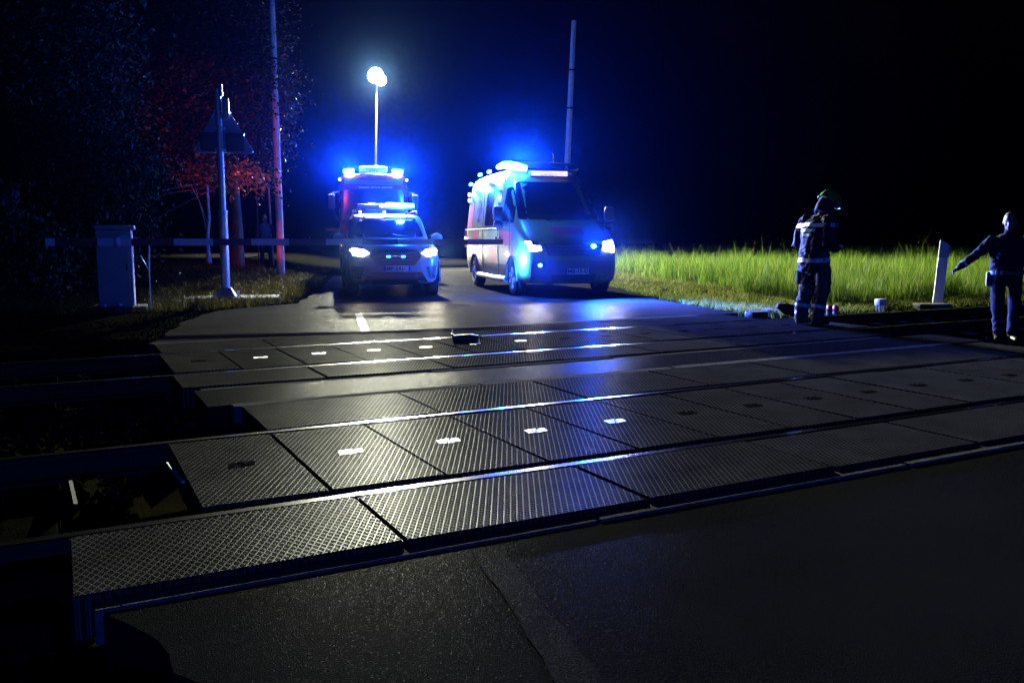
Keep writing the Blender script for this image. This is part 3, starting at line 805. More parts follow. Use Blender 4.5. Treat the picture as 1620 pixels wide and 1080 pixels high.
def patch(bvh, poly, view, name, mat, parent, off=0.006, cuts=3, sink=0.02, rnd=0.0, mi=None):
    """a panel of the given outline laid on a body's skin: (a, b) are (x,z) front, (y,z) sides, (x,y) top"""
    if rnd > 0:
        out = []; n = len(poly)
        for i in range(n):
            p, c, q = Vector(poly[i - 1]), Vector(poly[i]), Vector(poly[(i + 1) % n])
            e = min(rnd, .45 * (p - c).length, .45 * (q - c).length)
            a = c + (p - c).normalized() * e; b = c + (q - c).normalized() * e
            for u in (0, .33, .67, 1): out.append(tuple((a.lerp(c, u)).lerp(c.lerp(b, u), u)))
        poly = out
    org, dr = DIRS[view]
    bm = bmesh.new(); f = bm.faces.new([bm.verts.new((a, b, 0)) for a, b in poly])
    bmesh.ops.triangulate(bm, faces=[f])
    bmesh.ops.subdivide_edges(bm, edges=[e for e in bm.edges if not e.is_boundary or e.calc_length() > .1], cuts=cuts, use_grid_fill=True)
    bmesh.ops.triangulate(bm, faces=list(bm.faces))
    last = None; miss = []
    for v in bm.verts:
        h = bvh.ray_cast(org(v.co.x, v.co.y), dr)
        v.tag = False
        if h[0] is None: miss.append((v, v.co.copy()))
        else: v.co = h[0] - dr * off; v.tag = True
    good = [v for v in bm.verts if v.tag]
    for v, c in miss:
        if not good: break
        # outline hangs over the silhouette: continue at the depth of the closest hit
        def pl(q): 
            return (q.x, q.z) if view in ('front', 'back') else ((q.y, q.z) if view in ('left', 'right') else (q.x, q.y))
        b = min(good, key=lambda g: (pl(g.co)[0] - c.x) ** 2 + (pl(g.co)[1] - c.y) ** 2)
        o_ = org(c.x, c.y); kk = (b.co - o_).dot(dr); v.co = o_ + dr * kk
    ext = bmesh.ops.extrude_edge_only(bm, edges=[e for e in bm.edges if e.is_boundary])
    for v in [g for g in ext['geom'] if isinstance(g, bmesh.types.BMVert)]: v.co += dr * (off + sink)
    m = MB(); m.bm(bm, mi=0)
    return m.build(name, mat, parent)

def wheel(parent, x, y, r, wd, side, spokes=5, dark=False):
    """side -1: outer face towards -x"""
    root = empty('wheel', (x, y, r)); root.parent = parent
    m = MB(); h = wd / 2
    m.lathe([(-h, r * .66), (-h, r * .9), (-h * .8, r * .985), (-h * .4, r), (h * .4, r), (h * .8, r * .985), (h, r * .9), (h, r * .66), (-h, r * .66)], (0, 0, 0), 'X', 32)
    m.build('tyre', M['rubber'], root)
    m = MB(); f = side * h
    m.lathe([(f * .9, r * .66), (f * .98, r * .64), (f * .75, r * .6), (f * .3, r * .55), (-f * .6, r * .6), (-f * .6, .01)], (0, 0, 0), 'X', 28)
    for i in range(spokes):
        a = 2 * PI * i / spokes + .3
        for da in (-.13, .13):
            p0 = Vector((f * .8, math.cos(a) * r * .12, math.sin(a) * r * .12)); p1 = Vector((f * .86, math.cos(a + da) * r * .62, math.sin(a + da) * r * .62))
            m.tube([p0, p0.lerp(p1, .5), p1], [r * .075, r * .06, r * .07], 6)
    m.lathe([(f * .8, .005), (f * .92, r * .06), (f * .9, r * .13), (f * .5, r * .15)], (0, 0, 0), 'X', 16)
    m.build('rim', M['alloy'], root)
    return root

FONT = bpy.data.curves.new('tmpfont', 'FONT').font
def text_mesh(body, size, name, mat, parent, loc, rot, ext=0.002, width=None, bold=0.0):
    cu = bpy.data.curves.new(name, 'FONT'); cu.body = body; cu.size = size; cu.extrude = ext; cu.align_x = 'CENTER'; cu.align_y = 'CENTER'; cu.offset = bold; cu.resolution_u = 2
    o = bpy.data.objects.new(name, cu); COL.objects.link(o)
    dg = bpy.context.evaluated_depsgraph_get(); me = bpy.data.meshes.new_from_object(o.evaluated_get(dg))
    bpy.data.objects.remove(o); bpy.data.curves.remove(cu)
    me.materials.clear(); me.materials.append(mat)
    if width:
        xs = [v.co.x for v in me.vertices]; sc = width / (max(xs) - min(xs))
        for v in me.vertices: v.co.x *= sc
    o = bpy.data.objects.new(name, me); COL.objects.link(o); o.parent = parent; o.location = loc; o.rotation_euler = rot
    return o

def plate(parent, loc, text, rx=0.0):
    m = MB(); m.box((0, 0, 0), (.52, .012, .112), bev=.004); p = m.build('number_plate', M['plate_white'], parent, loc=loc); p.rotation_euler = (rx, 0, 0)
    m = MB(); m.box((-.237, -.0075, 0), (.04, .004, .104)); m.box((.237, -.0075, 0), (.04, .004, .104)); m.build('plate_band', M['plate_blue'], p, smooth_=False)
    text_mesh(text, .1, 'plate_text', M['plate_ink'], p, (0, -.0095, -.002), (PI / 2, 0, 0), .0015, .40, .002)
    return p

ROADDIR = math.atan2(.227, 1.0)     # heading of the road: vehicles face the camera along it
SHIN = R(12.8)

# ------------------------------------------------------------------ police car (SUV)
def make_suv():
    root = empty('police_car', (0, 0, 0), 0, 'white police car with headlights on and half of its roof light bar shining blue', 'police car')
    def ring(w_, zb, zm, zs, zt, tum=.9):
        return [(0, zb), (w_ * .80, zb), (w_ * .96, zb + .06), (w_, zm), (w_ * .99, zs - .08), (w_ * .94, zs), (w_ * tum * .75, zt), (0, zt + .015)]
    st_ = [(0.02, ring(.58, .36, .60, .84, .86)), (0.07, ring(.72, .28, .6, .90, .935)), (.20, ring(.84, .24, .62, .955, 1.0)), (.50, ring(.895, .23, .62, 1.0, 1.06)), (1.0, ring(.905, .22, .64, 1.04, 1.12)),
           (1.32, ring(.907, .22, .66, 1.06, 1.15)), (2.3, ring(.907, .22, .66, 1.09, 1.12)), (3.5, ring(.905, .22, .68, 1.12, 1.14)), (4.2, ring(.885, .26, .7, 1.12, 1.14)), (4.52, ring(.83, .34, .72, 1.08, 1.1)), (4.62, ring(.74, .42, .7, .98, 1.0))]
    WR = .365; WB0 = .92; WB1 = 3.59
    cuts = []
    for y in (WB0, WB1):
        for s in (-1, 1): cuts.append((y, WR, .415, s * .58, s * 1.1))
    body = loft(st_, 'body', [M['white_paint']], root, 1, cuts)
    bv = bvh_of(body)
    # greenhouse
    def cab(w_, zt, zb=1.06, r=.0): return [(0, zb), (w_, zb), (w_ * .985, zb + (zt - zb) * .3), (w_ * .93, zb + (zt - zb) * .75), (w_ * .87, zt - .03), (w_ * .78, zt), (0, zt + .012)]
    cs = [(1.26, cab(.80, 1.13)), (1.34, cab(.82, 1.20)), (1.85, cab(.83, 1.545)), (2.1, cab(.83, 1.64)), (2.6, cab(.83, 1.675)), (3.5, cab(.82, 1.66)), (4.1, cab(.80, 1.60)), (4.42, cab(.77, 1.33)), (4.5, cab(.74, 1.12))]
    cabin = loft(cs, 'cabin', [M['white_paint']], root, 1)
    cv = bvh_of(cabin)
    patch(cv, [(-.71, 1.17), (.71, 1.17), (.595, 1.585), (-.595, 1.585)], 'front', 'windscreen', M['glass_dark'], root, .006, 4, rnd=.07)
    for v in ('left', 'right'):
        patch(cv, [(1.55, 1.15), (2.52, 1.15), (2.52, 1.55), (2.02, 1.545)], v, 'side_window', M['glass_dark'], root, .006, 3, rnd=.04)
        patch(cv, [(2.6, 1.15), (3.45, 1.15), (3.42, 1.545), (2.6, 1.55)], v, 'side_window', M['glass_dark'], root, .006, 3, rnd=.04)
        patch(cv, [(3.53, 1.17), (4.15, 1.2), (3.9, 1.51), (3.5, 1.54)], v, 'side_window', M['glass_dark'], root, .006, 3, rnd=.04)
        s = -1 if v == 'left' else 1
        # police livery band and door seams
        patch(bv, [(1.5, .82), (3.0, .82), (3.0, .98), (1.5, .98)], v, 'livery_band', M['blue_film'], root, .003, 3, .01)
        m = MB(); 
        for y0 in (1.55, 2.56, 3.5): m.tube([(s * .9, y0, .4), (s * .913, y0, .7), (s * .88, y0, 1.04)], .006, 5)
        m.build('door_seam', M['black_plastic'], root)
        # cladding round the arches and along the sill
        m = MB()
        for yc in (WB0, WB1):
            m.tube([(s * .897, yc + math.cos(a) * .44, WR + math.sin(a) * .44) for a in np.linspace(-.2, PI + .2, 18)], .035, 8)
        m.tube([(s * .885, WB0 + .44, .27), (s * .89, 2.2, .26), (s * .885, WB1 - .44, .27)], .05, 8)
        m.build('cladding', M['black_plastic'], root)
    g = patch(bv, [(-.50, .80), (-.44, .925), (.44, .925), (.50, .80), (.36, .625), (-.36, .625)], 'front', 'grille', M['black_plastic'], root, .012, 4, .03, rnd=.02)
    m = MB()
    for z, ww in ((.87, .46), (.80, .46), (.73, .42), (.67, .36)): m.tube([(-ww, .045, z), (-ww * .5, .005, z), (0, -.005, z), (ww * .5, .005, z), (ww, .045, z)], .008, 6)
    m.build('grille_bar', M['grey_plastic'], g)
    m = MB(); m.ball((0, -.012, .80), (.075, .012, .042), 16, 8); m.build('badge', M['chrome'], g)
    m = MB(); m.tube([(-.18, -.012, .795), (-.10, -.014, .797)], .022, 8); m.tube([(.10, -.014, .797), (.18, -.012, .795)], .022, 8)
    m.build('grille_flasher', M['em_blue_soft'], g)
    patch(bv, [(-.50, .50), (.50, .50), (.62, .30), (-.62, .30)], 'front', 'lower_grille', M['black_plastic'], root, .01, 4, rnd=.03)
    patch(bv, [(-.72, .295), (.72, .295), (.66, .235), (-.66, .235)], 'front', 'skid_plate', M['grey_plastic'], root, .012, 4, rnd=.02)
    for s in (-1, 1):
        hl = patch(bv, [(s * .50, .865), (s * .60, .93), (s * .79, .955), (s * .86, .92), (s * .80, .82), (s * .62, .80)][::s], 'front', 'headlight', M['em_white'], root, .008, 3, rnd=.02)
        patch(bv, [(s * .47, .885), (s * .51, .93), (s * .60, .945), (s * .56, .87)][::s], 'front', 'headlight_wing', M['glass_clear'], hl, .007, 2)
        patch(bv, [(s * .60, .60), (s * .84, .62), (s * .82, .38), (s * .66, .36)][::s], 'front', 'fog_light_housing', M['black_plastic'], root, .008, 3, rnd=.03)
        m = MB(); m.lathe([(0, .001), (0, .04), (.05, .05), (.06, .001)], (s * .735, .16, .435), 'Y', 16); m.build('fog_light', M['glass_clear'], root)
        m = MB()
        for i in range(4): m.tube([(s * .64, .125, .585 - i * .03), (s * .82, .245, .585 - i * .03)], .006, 5)
        m.build('fog_light_bar', M['chrome'], root)
        m = MB(); m.add([(s * .50, .05, .72), (s * .60, .09, .60), (s * .50, .06, .60)], [(0, 1, 2)])
        m2 = MB(); m2.prism([(.46, .60), (.55, .73), (.53, .60)], .012, (0, .075, 0), (s, 0, 0), (0, 0, 1), (0, -1, 0)); m2.build('bumper_vent', M['black_plastic'], root)
        # mirror
        m = MB(); m.ball((s * 1.02, 1.62, 1.16), (.12, .07, .085), 14, 10); m.tube([(s * .85, 1.58, 1.1), (s * .95, 1.6, 1.12)], .03, 8)
        mr = m.build('mirror', M['white_paint'], root); m = MB(); m.box((s * 1.02, 1.685, 1.16), (.18, .01, .12), bev=.004); m.build('mirror_glass', M['chrome'], mr)
        wheel(root, s * .80, WB0, WR, .23, s); wheel(root, s * .80, WB1, WR, .23, s)
        m = MB(); m.tube([(s * .64, 2.0, 1.655), (s * .65, 2.12, 1.715), (s * .655, 2.9, 1.74), (s * .64, 3.8, 1.70), (s * .63, 3.95, 1.64)], .018, 8); m.build('roof_rail', M['grey_plastic'], root)
        m = MB(); m.box((s * .62, .01, .565), (.03, .01, .03)); 
        m = MB(); m.box((s * .78, 4.58, .86), (.2, .05, .26), bev=.02); m.build('tail_light', M['red_lens_off'], root)
        m = MB(); m.tube([(s * .35, 1.20, 1.175), (s * .12, 1.24, 1.21), (-s * .25 + s * .3, 1.27, 1.235)], .009, 5); m.build('wiper', M['black_plastic'], root)
    plate(root, (.02, -.008, .565), 'MP-242C', R(4))
    m = MB(); m.box((0, 1.95 - .75, 1.135), (.62, .1, .012), bev=.004)
    # roof light bar
    m = MB(); m.box((0, 2.3, 1.785), (1.24, .26, .05), bev=.02); m.box((-.45, 2.3, 1.735), (.05, .14, .08)); m.box((.45, 2.3, 1.735), (.05, .14, .08))
    lb = m.build('light_bar', M['grey_plastic'], root)
    m = MB(); m.box((-.37, 2.3, 1.84), (.48, .27, .075), bev=.03); m.build('light_bar_lens', M['glass_clear'], lb)
    m = MB(); m.box((.30, 2.3, 1.845), (.62, .28, .09), bev=.035); m.build('light_bar_lens', M['em_blue'], lb)
    m = MB(); m.box((-.08, 2.16, 1.845), (.1, .02, .05), bev=.008); m.build('light_bar_lamp', M['em_marker'], lb)
    for i, x in enumerate((-.56, -.05)):
        m = MB(); m.ball((x, 1.98, 1.70), (.03, .03, .025)); m.build('marker_lamp', M['em_marker'], root)
    m = MB(); m.tube([(.0, 4.0, 1.6), (.0, 4.1, 1.95)], .008, 6); m.build('aerial', M['black_plastic'], root)
    # interior
    return root

suv = make_suv(); suv.location = (-2.36, 17.62, -.012); suv.rotation_euler = (0, 0, SHIN); suv.scale = (1.06,) * 3

# ------------------------------------------------------------------ ambulance van
def make_van():
    root = empty('ambulance', (0, 0, 0), 0, 'high-roofed ambulance van with red and yellow panels, blue roof lights and headlights on', 'ambulance')
    L = 5.95
    def ring(w_, zb, zs, zt, wt, bulge=.0):
        zm = zb + (zs - zb) * .45
        return [(0, zb), (w_ * .86, zb), (w_ * .97, zb + .07), (w_, zm), (w_ * .99, zs), (wt, zs + (zt - zs) * .72), (wt * .90, zt - .03), (wt * .6, zt), (0, zt + .02)]
    st_ = [(.02, ring(.72, .34, .70, .98, .66)), (.08, ring(.88, .27, .78, 1.06, .80)), (.25, ring(.97, .25, .88, 1.17, .90)), (.6, ring(1.0, .24, .98, 1.34, .93)), (.92, ring(1.01, .24, 1.06, 1.50, .92)),
           (1.10, ring(1.012, .24, 1.12, 1.66, .90)), (1.55, ring(1.015, .24, 1.22, 2.12, .86)), (1.80, ring(1.015, .24, 1.28, 2.36, .85)), (2.05, ring(1.015, .24, 1.32, 2.50, .86)), (2.5, ring(1.015, .24, 1.36, 2.60, .88)), (3.6, ring(1.015, .24, 1.38, 2.63, .89)), (5.2, ring(1.012, .25, 1.38, 2.62, .89)), (5.85, ring(1.0, .30, 1.38, 2.58, .87)), (5.95, ring(.95, .38, 1.36, 2.50, .83))]
    WR = .345; WB0 = 1.0; WB1 = 4.75
    cuts = [(y, WR, .42, s * .66, s * 1.3) for y in (WB0, WB1) for s in (-1, 1)]
    body = loft(st_, 'body', [M['van_paint']], root, 1, cuts); bv = bvh_of(body)
    patch(bv, [(-.86, 1.50), (.86, 1.50), (.73, 2.28), (-.73, 2.28)], 'front', 'windscreen', M['glass_dark'], root, .008, 5, rnd=.08)
    # hood with its own dark inset, grille and bumper
    patch(bv, [(-.60, 1.03), (.60, 1.03), (.52, .80), (-.52, .80)], 'front', 'grille', M['black_plastic'], root, .012, 4, .03, rnd=.04)
    m = MB()
    for z, ww in ((.985, .56), (.92, .54), (.85, .5)): m.tube([(-ww, .10, z), (-ww * .6, .02, z), (0, .0, z), (ww * .6, .02, z), (ww, .10, z)], .011, 6)
    m.build('grille_bar', M['grey_plastic'], root)
    patch(bv, [(-.84, .70), (.84, .70), (.86, .30), (-.86, .30)], 'front', 'bumper', M['grey_plastic'], root, .014, 5, .03, rnd=.06)
    patch(bv, [(-.46, .44), (.46, .44), (.44, .32), (-.44, .32)], 'front', 'lower_grille', M['black_plastic'], root, .02, 4, .03, rnd=.03)
    patch(bv, [(-.34, 1.36), (.34, 1.36), (.30, 1.19), (-.30, 1.19)], 'front', 'hood_panel', M['red_film'], root, .004, 4, .01, rnd=.03)
    m = MB(); m.tube([(-.36, .92, 1.53), (-.02, .86, 1.50)], .012, 6); m.tube([(-.36, .92, 1.53), (-.22, .78, 1.44)], .01, 6); m.tube([(.1, .9, 1.52), (.58, .92, 1.5)], .012, 6)
    m.build('wiper', M['chrome'], root)
    for s in (-1, 1):
        h = patch(bv, [(s * .60, .90), (s * .63, 1.06), (s * .90, 1.10), (s * .94, .93), (s * .86, .86)][::s], 'front', 'headlight', M['em_white'] if s > 0 else M['glass_clear'], root, .012, 3, .03, rnd=.02)
        if s < 0:
            patch(bv, [(-.90, 1.08), (-.86, .88), (-.64, .90), (-.66, .985), (-.80, .985), (-.82, 1.07)], 'front', 'headlight_lamp', M['em_white'], h, .016, 3)
        m = MB(); m.lathe([(0, .001), (-.012, .05), (.03, .065), (.06, .001)], (s * .66, .06, .60), 'Y', 18); m.build('fog_light', M['glass_clear'], root)
    for x, z, y, r in ((-.66, .62, .055, .06), (.40, .98, .0, .055), (.86, .66, .17, .042), (-.92, .70, .25, .042)):
        m = MB(); m.ball((x, y, z), (r, .03, r * .8), 16, 10); m.build('blue_flasher', M['em_blue'], root)
    plate(root, (.08, .0, .50), 'MB-15-EJ')
    # both sides
    for v in ('left', 'right'):
        s = -1 if v == 'left' else 1
        patch(bv, [(1.12, 1.44), (1.98, 1.44), (1.98, 2.16), (1.72, 2.17), (1.36, 1.84)], v, 'side_window', M['glass_dark'], root, .008, 4, rnd=.05)
        w1 = patch(bv, [(2.28, 1.40), (3.62, 1.40), (3.62, 2.14), (2.28, 2.14)], v, 'side_window', M['glass_dark'], root, .008, 4, rnd=.08)
        # pale leaf-shaped film on the rear pane
        leafp = [(2.66 + .24 * math.sin(u * PI) * (1 if q else -1), 1.50 + .58 * (u if q else 1 - u)) for q in (1, 0) for u in np.linspace(0, 1, 8)[:-1]]
        patch(bv, leafp, v, 'window_film', M['tape_teal'], w1, .012, 2, .004)
        patch(bv, [(1.10, 1.28), (1.12, .98), (2.12, .98), (2.12, 1.28)], v, 'red_panel', M['red_film'], root, .004, 4, .01)
        patch(bv, [(2.14, 1.30), (2.14, .96), (4.2, .96), (4.2, 1.30)], v, 'yellow_panel', M['yellow_film'], root, .004, 5, .01)
        patch(bv, [(4.22, 1.30), (4.22, .96), (5.0, .96), (5.0, 1.30)], v, 'red_panel', M['red_film'], root, .004, 4, .01)
        patch(bv, [(1.50, .94), (1.50, .60), (2.3, .60), (2.3, .94)], v, 'yellow_panel', M['yellow_film'], root, .004, 4, .01)
        patch(bv, [(2.32, .94), (2.32, .60), (3.3, .60), (3.3, .94)], v, 'red_panel', M['red_film'], root, .004, 4, .01)
        patch(bv, [(5.05, 1.95), (5.05, 1.34), (5.8, 1.34), (5.8, 1.95)], v, 'red_panel', M['red_film'], root, .004, 4, .01)
        patch(bv, [(2.02, 1.42), (2.24, 1.42), (2.24, 2.16), (2.06, 2.16)], v, 'red_panel', M['red_film'], root, .004, 4, .01)
        for a, b in ((2.2, 2.7), (3.0, 3.9), (4.3, 5.1)):
            patch(bv, [(a, 2.30), (b, 2.30), (b, 2.46), (a, 2.46)], v, 'roof_window', M['red_film'], root, .006, 3, .01, rnd=.03)
        # six-armed star emblem
        for i in range(3):
            a = i * PI / 3; c_, s_ = math.cos(a), math.sin(a); pts = [(4.35 + c_ * p - s_ * q, 1.76 + s_ * p + c_ * q) for p, q in ((-.26, -.07), (.26, -.07), (.26, .07), (-.26, .07))]
            patch(bv, pts, v, 'star_emblem', M['blue_film'], root, .004 + .001 * i, 3, .008)
        m = MB()
        for y0 in (1.10, 2.14, 3.72): m.tube([(s * 1.0, y0, .36), (s * 1.018, y0, .8), (s * 1.018, y0, 1.3), (s * .95, y0 + (.0 if y0 > 1.2 else .3), 2.1 if y0 > 1.2 else 1.5)], .007, 5)
        m.tube([(s * 1.02, 2.2, 1.335), (s * 1.022, 5.8, 1.335)], .012, 6); m.build('door_seam', M['black_plastic'], root)
        m = MB(); m.box((s * 1.025, 1.98, 1.14), (.03, .16, .04), bev=.01); m.box((s * 1.025, 2.32, 1.14), (.03, .16, .04), bev=.01); m.build('door_handle', M['black_plastic'], root)
        m = MB(); m.tube([(s * .99, 1.5, .30), (s * 1.0, 2.8, .29), (s * .99, 4.25, .30)], .06, 8); m.build('side_step', M['alloy'], root)
        for yc in (WB0, WB1): m = MB(); m.tube([(s * 1.0, yc + math.cos(a) * .43, WR + math.sin(a) * .43) for a in np.linspace(-.1, PI + .1, 18)], .022, 8); m.build('wheel_arch', M['grey_plastic'], root)
        m = MB(); m.box((s * 1.2, 1.34, 1.62), (.2, .13, .30), bev=.05); m.box((s * 1.19, 1.36, 1.40), (.19, .12, .14), bev=.04); m.tube([(s * 1.0, 1.36, 1.42), (s * 1.12, 1.36, 1.44)], .03, 8)
        mr = m.build('mirror', M['black_plastic'], root); m = MB(); m.box((s * 1.2, 1.41, 1.62), (.16, .01, .24), bev=.004); m.build('mirror_glass', M['chrome'], mr)
        wheel(root, s * .88, WB0, WR, .225, s, 6); wheel(root, s * .88, WB1, WR, .225, s, 6)
        # side lamps high on the roof flank and at the rear corner
        for y0, z0 in ((3.5, 2.60), (4.5, 2.60), (5.6, 2.44)):
            m = MB(); m.box((s * .90, y0, z0), (.06, .22, .07), bev=.02); m.build('side_beacon', M['em_blue'] if s < 0 else M['glass_clear'], root)
        for z0 in (2.06, 2.2, 1.12):
            m = MB(); m.ball((s * 1.0 - s * (.10 if z0 > 1.5 else 0), 5.84, z0), (.035, .05, .05)); m.build('marker_lamp', M['em_marker'], root)
    # roof: curved blue light wings at the front corners, lit roof sign, fairing
    for s in (-1, 1):
        m = MB(); pts = [(s * .82, 2.95, 2.66), (s * .80, 2.5, 2.67), (s * .74, 2.2, 2.64), (s * .62, 2.02, 2.60), (s * .44, 1.93, 2.56)]
        m.tube(pts, [.05, .075, .09, .09, .06], 12); m.build('roof_beacon', M['em_blue'] if s < 0 else M['glass_dark'], root)
    m = MB(); m.box((.02, 1.90, 2.46), (.84, .2, .13), bev=.035); sgn = m.build('roof_sign', M['grey_plastic'], root)
    m = MB(); m.box((.02, 1.795, 2.46), (.80, .015, .10), bev=.004); m.build('sign_face', M['em_warm'], sgn)
    m = MB(); m.box((0, 2.62, 2.66), (1.3, .75, .14), bev=.05); m.build('roof_vent', M['grey_plastic'], root)
    patch(bv, [(-.34, 2.47), (.34, 2.47), (.36, 2.38), (-.36, 2.38)], 'front', 'red_panel', M['red_film'], root, .004, 4, .01)
    text_mesh('AMBULANCE', .085, 'lettering', M['plate_white'], root, (0, 1.775, 2.42), (R(62), 0, 0), .002, .34)
    m = MB(); m.tube([(.35, 2.6, 2.6), (.35, 2.62, 2.95)], .007, 6); m.build('aerial', M['black_plastic'], root)
    for s in (-1, 1):
        m = MB(); m.box((s * .95, 5.95, 1.1), (.1, .05, .4), bev=.02); m.build('tail_light', M['red_lens_off'], root)
    return root
van = make_van(); van.scale = (1.06, 1.03, 1.075); van.location = (1.27, 17.75, -.012); van.rotation_euler = (0, 0, SHIN + R(1.5))

# ------------------------------------------------------------------ fire engine with raised light mast
def make_engine():
    root = empty('fire_engine', (0, 0, 0), 0, 'red fire engine behind the police car with two blue beacons on its roof', 'fire engine')
    def ring(w_, zb, zt, wt, r=.08): return [(0, zb), (w_ * .95, zb), (w_, zb + .1), (w_, 1.3), (w_, 1.9), (wt, zt - .25), (wt * .97, zt - .08), (wt * .88, zt), (0, zt + .02)]
    st_ = [(0.0, ring(1.02, .45, 2.95, .92)), (.06, ring(1.12, .42, 3.02, 1.05)), (.25, ring(1.16, .42, 3.1, 1.12)), (1.0, ring(1.17, .42, 3.14, 1.13)), (1.9, ring(1.17, .42, 3.14, 1.13)), (2.0, ring(1.15, .45, 3.1, 1.1))]
    cuts = [(1.1, .5, .58, s * .7, s * 1.4) for s in (-1, 1)]
    cab = loft(st_, 'cab', [M['red_paint']], root, 1, cuts); bv = bvh_of(cab)
    m = MB(); m.box((0, 4.7, 1.85), (2.34, 5.3, 2.5), bev=.06); m.box((0, 4.7, .55), (2.1, 5.2, .2)); m.build('body', M['red_paint'], root)
    m = MB()
    for s in (-1, 1):
        for i in range(3): m.box((s * 1.175, 2.75 + i * 1.6, 1.75), (.02, 1.4, 1.7), bev=.01)
    m.build('roller_shutter', M['silver_paint'], root)
    patch(bv, [(-1.0, 1.55), (1.0, 1.55), (.96, 2.62), (-.96, 2.62)], 'front', 'windscreen', M['glass_dark'], root, .01, 5, rnd=.1)
    for v in ('left', 'right'):
        patch(bv, [(.35, 1.6), (1.5, 1.6), (1.5, 2.5), (.5, 2.5)], v, 'side_window', M['glass_dark'], root, .01, 4, rnd=.06)
        patch(bv, [(.2, 1.15), (1.95, 1.15), (1.95, 1.45), (.2, 1.45)], v, 'white_band', M['white_paint'], root, .006, 4, .01)
    patch(bv, [(-.95, 1.30), (.95, 1.30), (.9, .92), (-.9, .92)], 'front', 'grille', M['black_plastic'], root, .012, 4, rnd=.05)
    patch(bv, [(-1.05, .85), (1.05, .85), (1.05, .48), (-1.05, .48)], 'front', 'bumper', M['white_paint'], root, .02, 4, rnd=.06)
    patch(bv, [(-.95, 2.90), (.95, 2.90), (.95, 2.76), (-.95, 2.76)], 'front', 'sun_visor', M['white_paint'], root, .05, 4, .06, rnd=.03)
    for i, (a, b) in enumerate(((-.48, -.13), (-.10, .22), (.25, .6))):
        patch(bv, [(a, 2.70), (b, 2.70), (b, 2.65), (a, 2.65)], 'front', 'sign_strip', M['plate_white'], root, .013, 3, .01)
    m = MB(); m.box((0, .12, 1.98), (.7, .015, .05)); m.build('dash_board_panel', M['glass_clear'], root)
    for s in (-1, 1):
        h = patch(bv, [(s * .62, .84), (s * .98, .84), (s * .98, .58), (s * .62, .58)][::s], 'front', 'headlight', M['em_white'], root, .03, 3, .03, rnd=.03)
        m = MB(); m.ball((s * 1.06, .10, .95), (.05, .05, .07)); m.build('indicator', M['em_amber'], root)
        m = MB(); m.box((s * .80, .28, 3.16), (.36, .34, .13), bev=.05); m.build('roof_beacon', M['em_blue'], root)
        m = MB(); m.ball((s * 1.10, .2, 2.92), (.04, .04, .045)); m.build('marker_lamp', M['em_marker'], root)
        m = MB(); m.tube([(s * 1.12, .15, 2.55), (s * 1.32, -.02, 2.5), (s * 1.36, -.02, 2.1), (s * 1.15, .15, 1.65)], .02, 6); m.box((s * 1.36, .0, 2.25), (.2, .1, .42), bev=.03); m.build('mirror', M['black_plastic'], root)
        for y in (1.1, 5.3): wheel(root, s * 1.0, y, .5, .3, s, 8)
    m = MB(); m.box((0, .45, 3.24), (.92, .5, .17), bev=.03); m.box((0, .19, 3.22), (.86, .02, .05))
    for i in range(4): m.ball((-.18 + i * .12, .17, 3.16), .03)
    m.build('roof_box', M['silver_paint'], root)
    m = MB()
    for s in (-.3, .3): m.tube([(s - .6, 2.6, 3.2), (s - .6, 6.9, 3.2)], .03, 6)
    for i in range(12): m.tube([(-.9, 2.7 + i * .36, 3.2), (-.3, 2.7 + i * .36, 3.2)], .018, 6)
    m.build('ladder', M['alloy'], root)
    # open left-hand flap with its red edge
    m = MB(); m.box((-1.36, .9, 1.42), (.5, .9, .05), bev=.015); m.build('open_flap', M['red_paint'], root)
    return root
eng = make_engine(); eng.location = (-4.46, 28.2, -.012); eng.rotation_euler = (0, 0, SHIN - R(3)); eng.scale = (.98, 1, 1.06)
HAZE = 0.0000053; HAZE_G = 0.965
# ------------------------------------------------------------------ crossing furniture
def tag_at(root): return root
# barrier machine (left)
cb = G(186, 494); cb.z = max(cb.z, -.05)
barrier = empty('barrier_machine', cb, R(20), 'grey level-crossing barrier cabinet on the left verge', 'barrier machine')
m = MB(); m.box((0, .2, .72), (.54, .42, 1.30), bev=.02); m.box((0.02, .2, 1.41), (.60, .48, .07), bev=.02); m.build('cabinet', M['cabinet'], barrier)
m = MB(); m.box((0, -.012, .70), (.46, .012, 1.10), bev=.004); d = m.build('door', M['cabinet'], barrier)
m = MB(); m.box((.18, -.025, .75), (.03, .02, .1), bev=.006); m.build('handle', M['black_plastic'], d)
m = MB(); m.box((.03, .2, .04), (.86, .62, .12), bev=.03); m.build('plinth', M['concrete'], barrier)
for x in (-.18, .06): m = MB(); m.box((x, -.05, .12), (.06, .06, .05), bev=.01); m.build('bolt', M['galv'], barrier)
m = MB(); m.lathe([(0, .001), (0, .09), (-.12, .10), (-.14, .001)], (.16, -.01, 1.19), 'Y', 20); m.build('hub', M['galv'], barrier)
